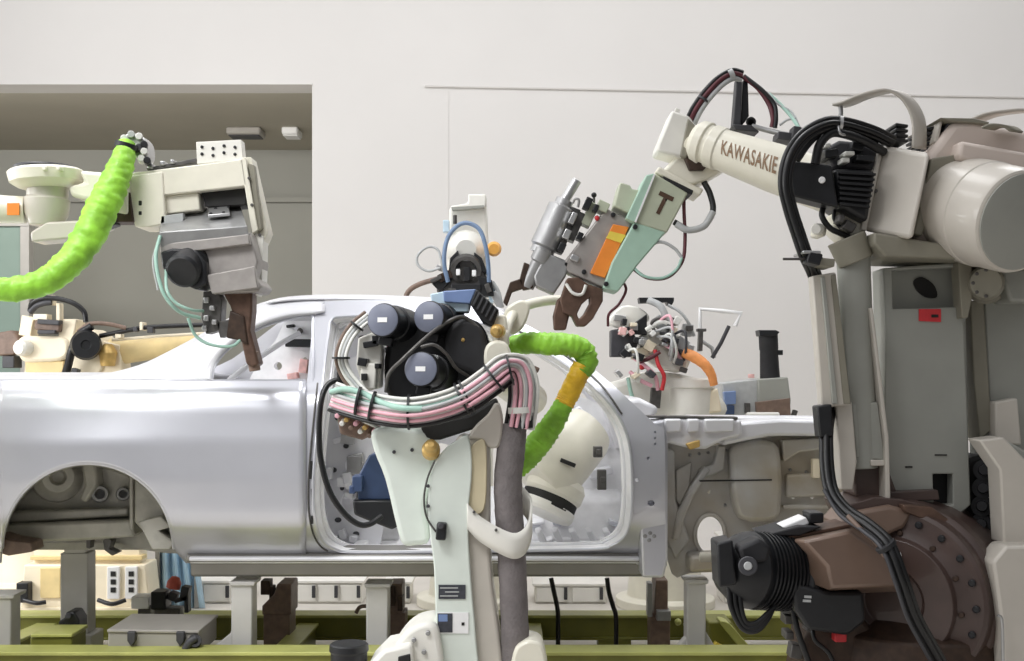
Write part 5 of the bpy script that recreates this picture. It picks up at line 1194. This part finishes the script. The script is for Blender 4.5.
# grey junction box on the beams
t = thing('junction_box', 'flat grey junction box with two dark latches lying on the conveyor', 'box', (W(160, 0, 4.75).x, 4.85, zt))
P = Pen(t, 4.70)
f0 = [P.p(108, 632), P.p(198, 633), P.p(198, 656), P.p(107, 656)]
MB().hull(f0, [V((q.x, q.y + .3, q.z)) for q in f0]).build('box_body', 'box_grey', t, .006)
f1 = [P.p(107, 629.5, -.008), P.p(199, 630.5, -.008), P.p(199, 633.5, -.008), P.p(107, 632.5, -.008)]
MB().hull(f1, [V((q.x, q.y + .31, q.z)) for q in f1]).build('lid', 'box_grey', t, .003)
for x in (131, 180):
    la = P.slab('latch', 'charcoal', [(x - 4, 632), (x + 4, 632), (x + 4, 641), (x, 647), (x - 4, 641)], -.025, .0, bevel=.003)
P.tube('cable_gland', 'charcoal', [(196, 638, -.03), (190, 642, -.04), (184, 652, -.04)], 4, n=12)
P.lathe('gland_nut', 'charcoal', (195, 641, .0), (195, 641, -.04), [(0, 7), (1, 6), (1, 3), (0, 3)], n=16)
# pale cabinets and bases on the floor beyond the car
def cabinet(label, px, Y, dep, m='base_white', doors=2, slots=True, group=None):
    x0, y0, x1 = px
    a = W(x0, y0, Y); b = W(x1, y0, Y)
    t = thing('floor_cabinet', label, 'cabinet', ((a.x + b.x) / 2, Y + dep / 2, 0), group)
    MB().box(((a.x + b.x) / 2, Y + dep / 2, a.z / 2), (b.x - a.x, dep, a.z)).build('base_body', m, t, .006)
    w = (b.x - a.x) / doors
    for i in range(doors):
        cx = a.x + w * (i + .5)
        pn = MB().box((cx, Y - .006, a.z * .52), (w * .9, .012, a.z * .82)).build('door', m, t, .003)
        MB().box((cx + w * .36, Y - .018, a.z * .6), (.02, .014, .07)).build('handle', 'charcoal', pn, .002)
    MB().box(((a.x + b.x) / 2, Y + dep / 2, a.z + .008), (b.x - a.x + .03, dep + .03, .016)).build('top_plate', m, t, .003)
    return t
cabinet('white machine base seen under the sill just right of the wheel arch', (174, 583, 232), 7.0, .25)
cabinet('long white machine base seen between the second post and the third', (295, 583, 362), 7.0, .25, doors=3)
cabinet('white machine base glimpsed between the third post and the centre robot', (386, 584, 410), 7.0, .25)
cabinet('white machine base seen under the sill right of the centre robot', (535, 586, 606), 7.0, .25)
cabinet('tall white machine base behind the black shoulder motor', (724, 540, 860), 7.0, .25, doors=3)
# cream plinth of the far-left robot seen through the arch
t = thing('robot_plinth', 'cream stepped plinth with slotted plates seen under the wheel arch', 'plinth', (W(85, 0, 6.6).x, 6.71, 0))
P = Pen(t, 6.6)
P.slab('upper_step', 'base_cream', [(34, 541), (140, 541), (140, 566), (34, 566)], .06, .2, bevel=.006)
P.slab('lower_step', 'base_cream', [(24, 565), (145, 565), (150, 612), (20, 612)], .0, .22, bevel=.006)
P.slab('ledge', 'cream_yellow', [(30, 556), (142, 556), (142, 560), (30, 560)], .03, .12, bevel=.003)
P.slab('foot', 'base_cream', [(18, 608), (154, 608), (154, 612), (18, 612)], -.02, .23, bevel=.002)
MB().box((W(85, 0, 6.6).x, 6.71, W(0, 611, 6.6).z / 2), (.68, .2, max(.02, W(0, 611, 6.6).z))).build('foot', 'base_cream', t)
for x in (113, 131):
    q = P.slab('slotted_plate', 'label_white', rect(x, 583, 12, 32), -.02, .01, bevel=.003)
    for j in range(3): P.slab('slot', 'gap_dark', rect(x, 574 + 8 * j, 5, 5), -.024, -.018, parent=q, bevel=0)
P.slab('panel', 'cream_yellow', rect(50, 583, 20, 30), -.02, .01, bevel=.003)
P.slab('black_plug', 'black', rect(22, 593, 12, 20), -.06, .02, bevel=.005)
P.tube('cable', 'rubber', [(24, 600, -.06), (36, 603, -.08), (46, 602, -.06)], 2.2)
P.tube('cable', 'rubber', [(98, 600, -.06), (112, 604, -.08), (126, 600, -.06)], 2.2)
t = thing('blue_curtain', 'pale blue plastic welding curtain seen behind the wheel arch', 'curtain', (W(167, 0, 6.86).x, 6.86, 0))
rows = []
for j in range(6):
    y = 538 + j * 14.0; row = []
    for i in range(29):
        x = 158 + (37 + j * 2) * i / 28
        row.append(W(x, y, 6.86 + .03 * math.sin(i * .9)))
    rows.append(row)
MB().grid(rows).build('sheet', 'sheet_blue', t, solid=.003)
MB().beam(W(157, 537, 6.86), W(198, 537, 6.86), .03, .03).build('rail', 'steel_grey', t)
for x in (158, 197): MB().beam(V((W(x, 537, 6.86).x, 6.86, 0)), W(x, 537, 6.86), .025, .025, up=(1, 0, 0)).build('stand', 'steel_grey', t)
t = thing('sensor_unit', 'small black sensor unit with a red cap behind the junction box', 'sensor', (W(165, 0, 5.6).x, 5.62, 0))
P = Pen(t, 5.6)
P.slab('sensor_body', 'black', rect(158, 601, 15, 18), .0, .1, bevel=.006)
P.lathe('red_cap', 'red_soft', (173, 588, .05), (176, 576, .05), [(0, 7), (.5, 7), (.9, 4), (1, 0)], n=18)
P.slabs('bracket', 'charcoal', [(rect(172, 597, 8, 8, 20), .02, .08), (rect(184, 594, 8, 14, 10), .02, .08), (rect(186, 604, 4, 18), .02, .08), (rect(180, 600, 12, 4, -15), .02, .06)])
MB().box((W(166, 0, 5.6).x, 5.65, W(0, 609, 5.6).z / 2), (.12, .08, W(0, 609, 5.6).z)).build('stand', 'steel_dark', t, .004)
P.slab('white_block', 'label_white', rect(140, 603, 18, 12), .05, .15, bevel=.004)
MB().box((W(140, 0, 5.6).x, 5.7, W(0, 608, 5.6).z / 2), (.06, .08, W(0, 608, 5.6).z)).build('stand', 'steel_dark', t, .004)
t = thing('lifter_unit', 'brown grey lifter block under the sill beside the second post', 'lifter', (W(278, 0, 5.5).x, 5.6, 0))
P = Pen(t, 5.5)
zz = W(0, 614, 5.5).z
P.slab('lifter_body', 'hose_brown', [(277, 584), (291, 584), (291, 615), (262, 615), (262, 606), (274, 594)], .0, .18, bevel=.006)
P.slabs('guide', 'brown_dark', [(rect(265, 588, 9, 14), .02, .1), (rect(271, 600, 4, 26), .03, .1)])
MB().box((W(276, 0, 5.5).x, 5.59, zz / 2), (.12, .16, zz)).build('foot', 'hose_brown', t, .004)
t = thing('lifter_unit', 'brown lifter block beside the third post, near the centre robot', 'lifter', (W(398, 0, 5.5).x, 5.6, 0))
P = Pen(t, 5.5)
P.slab('lifter_body', 'hose_brown', [(389, 584), (402, 584), (402, 614), (390, 614)], .0, .16, bevel=.006)
P.slabs('guide', 'brown_dark', [(rect(392, 596, 6, 20), -.02, .04), (rect(400, 604, 5, 14), -.02, .06)])
P.tube('spring', 'hose_brown', [(356, 613, -.03), (360, 607, -.03), (368, 606, -.03)], 2)
MB().box((W(396, 0, 5.5).x, 5.59, zz / 2), (.08, .14, zz)).build('foot', 'hose_brown', t, .004)
t = thing('lifter_unit', 'grey lifter block under the front end of the sill', 'lifter', (W(662, 0, 5.5).x, 5.6, 0))
P = Pen(t, 5.5)
P.slab('lifter_body', 'hose_brown', [(656, 580), (668, 580), (668, 615), (654, 615)], .0, .16, bevel=.006)
P.slabs('guide', 'steel_grey', [(rect(650, 600, 5, 34), -.02, .04), (rect(664, 616, 14, 10), -.04, .1)])
P.ball('pin', 'olive_light', (678, 622, -.02), 3.5)
MB().box((W(661, 0, 5.5).x, 5.59, zz / 2), (.09, .14, zz)).build('foot', 'hose_brown', t, .004)
tag(MB().tube([W(551, 578, 5.6), W(554, 592, 5.6), W(557, 606, 5.62), W(558, 618, 5.65), V((W(558, 0, 5.7).x, 5.7, .01))], .011, 8).build('hanging_cable', 'rubber'), 'black cable hanging under the sill, nearer the centre robot', 'cable')
tag(MB().tube([W(607, 578, 5.6), W(609, 592, 5.6), W(613, 606, 5.62), W(616, 618, 5.65), V((W(616, 0, 5.7).x, 5.7, .01))], .011, 8).build('hanging_cable', 'rubber'), 'black cable hanging under the sill, nearer the hinge pillar', 'cable')
# yellowish clamp unit right of the front post
t = thing('clamp_unit', 'olive yellow clamp unit low beside the front post, under the black motor', 'clamp', (W(725, 0, 5.2).x, 5.3, 0))
P = Pen(t, 5.2)
zz = W(0, 650, 5.2).z
P.slab('clamp_body', 'olive', [(708, 622), (732, 622), (742, 640), (748, 656), (712, 656)], .0, .18, bevel=.008)
P.slab('clamp_jaw', 'olive_light', cat2([(720, 622), (730, 624), (744, 640), (752, 650), (744, 652), (730, 636)], 3, True), -.05, .05, bevel=.006)
P.slabs('clamp_bolt', 'yellow', [(rect(721, 648, 14, 5, 30), -.04, .02)])
MB().box((W(728, 0, 5.2).x, 5.29, zz / 2), (.12, .14, zz)).build('foot', 'olive', t, .004)
# ------------------------------------------------------------------ ambient hall light, lamps and added fills, camera
w = bpy.data.worlds.new('hall'); scene.world = w; w.use_nodes = True
nt = w.node_tree; bg = nt.nodes['Background']
tc = nt.nodes.new('ShaderNodeTexCoord'); sp = nt.nodes.new('ShaderNodeSeparateXYZ'); rp = nt.nodes.new('ShaderNodeValToRGB')
mp = nt.nodes.new('ShaderNodeMapRange'); mp.inputs[1].default_value = -1; mp.inputs[2].default_value = 1
nt.links.new(tc.outputs['Generated'], sp.inputs[0]); nt.links.new(sp.outputs['Z'], mp.inputs[0]); nt.links.new(mp.outputs[0], rp.inputs['Fac']); nt.links.new(rp.outputs['Color'], bg.inputs['Color'])
e = rp.color_ramp.elements
e[0].position = .0; e[0].color = (.16, .155, .145, 1); e[1].position = 1.0; e[1].color = (1.1, 1.1, 1.12, 1)
for p_, c in ((.47, (.24, .235, .23, 1)), (.54, (.36, .36, .365, 1)), (.66, (.62, .62, .64, 1)), (.8, (1.0, 1.0, 1.02, 1))):
    q = e.new(p_); q.color = c
# the hall is brighter on the left than on the right
mx = nt.nodes.new('ShaderNodeMapRange'); mx.inputs[1].default_value = -1; mx.inputs[2].default_value = 1; mx.inputs[3].default_value = 1.15; mx.inputs[4].default_value = .06
nt.links.new(sp.outputs['X'], mx.inputs[0]); nt.links.new(mx.outputs[0], bg.inputs['Strength'])
def area(name, loc, size, power, rot=(0, 0, 0), col=(1, 1, 1), spread=180, aim=None):
    l = bpy.data.lights.new(name, 'AREA'); l.shape = 'RECTANGLE'; l.size, l.size_y = size; l.energy = power; l.color = col; l.spread = math.radians(spread)
    o = bpy.data.objects.new(name, l); COL.objects.link(o); o.location = loc; o.rotation_euler = rot
    if aim is not None: o.rotation_euler = (V(aim) - V(loc)).to_track_quat('-Z', 'Y').to_euler()
    return o
for x in (-3.0, 0, 3.0):
    area('hall_lamp', (x, 5.4, 5.6), (1.2, 3.5), 70)
area('hall_lamp', (0, 7.6, 5.4), (9, .8), 26, (math.radians(18), 0, 0))
area('front_fill', (-2.2, 1.6, 4.6), (2.4, 1.4), 22, spread=62, aim=(-1.1, 4.5, .9))  # unseen fill, spread narrowed to brighten car and centre robot only
area('left_fill', (-5.5, 2.6, 3.0), (3.0, 2.4), 110, aim=(0.5, 3.8, 1.3))  # unseen fill added at the left to brighten left-facing sides
area('far_side_fill', (-4.6, 5.3, 1.9), (1.4, 1.2), 60, aim=(-.6, 6.9, .3))  # unseen fill added to brighten the floor units beyond the car
area('back_room_fill', (-5.0, 10.0, 3.75), (7, .3), 90, col=(1, .97, .92), aim=(-5.0, 14, 2.2))  # unseen fill added behind the lintel to lift the back room
cam = bpy.data.cameras.new('camera'); co = bpy.data.objects.new('camera', cam); COL.objects.link(co)
co.location = (0, 0, ZC); co.rotation_euler = (PI / 2, 0, 0); cam.sensor_width = 36; cam.lens = F / 1024 * 36; cam.clip_end = 100; cam.shift_y = (CY - 330.5) / 1024
scene.camera = co
vs = scene.view_settings
vs.view_transform = 'Standard'; vs.look = 'None'; vs.gamma = 1; vs.use_curve_mapping = False; vs.exposure = 0.0
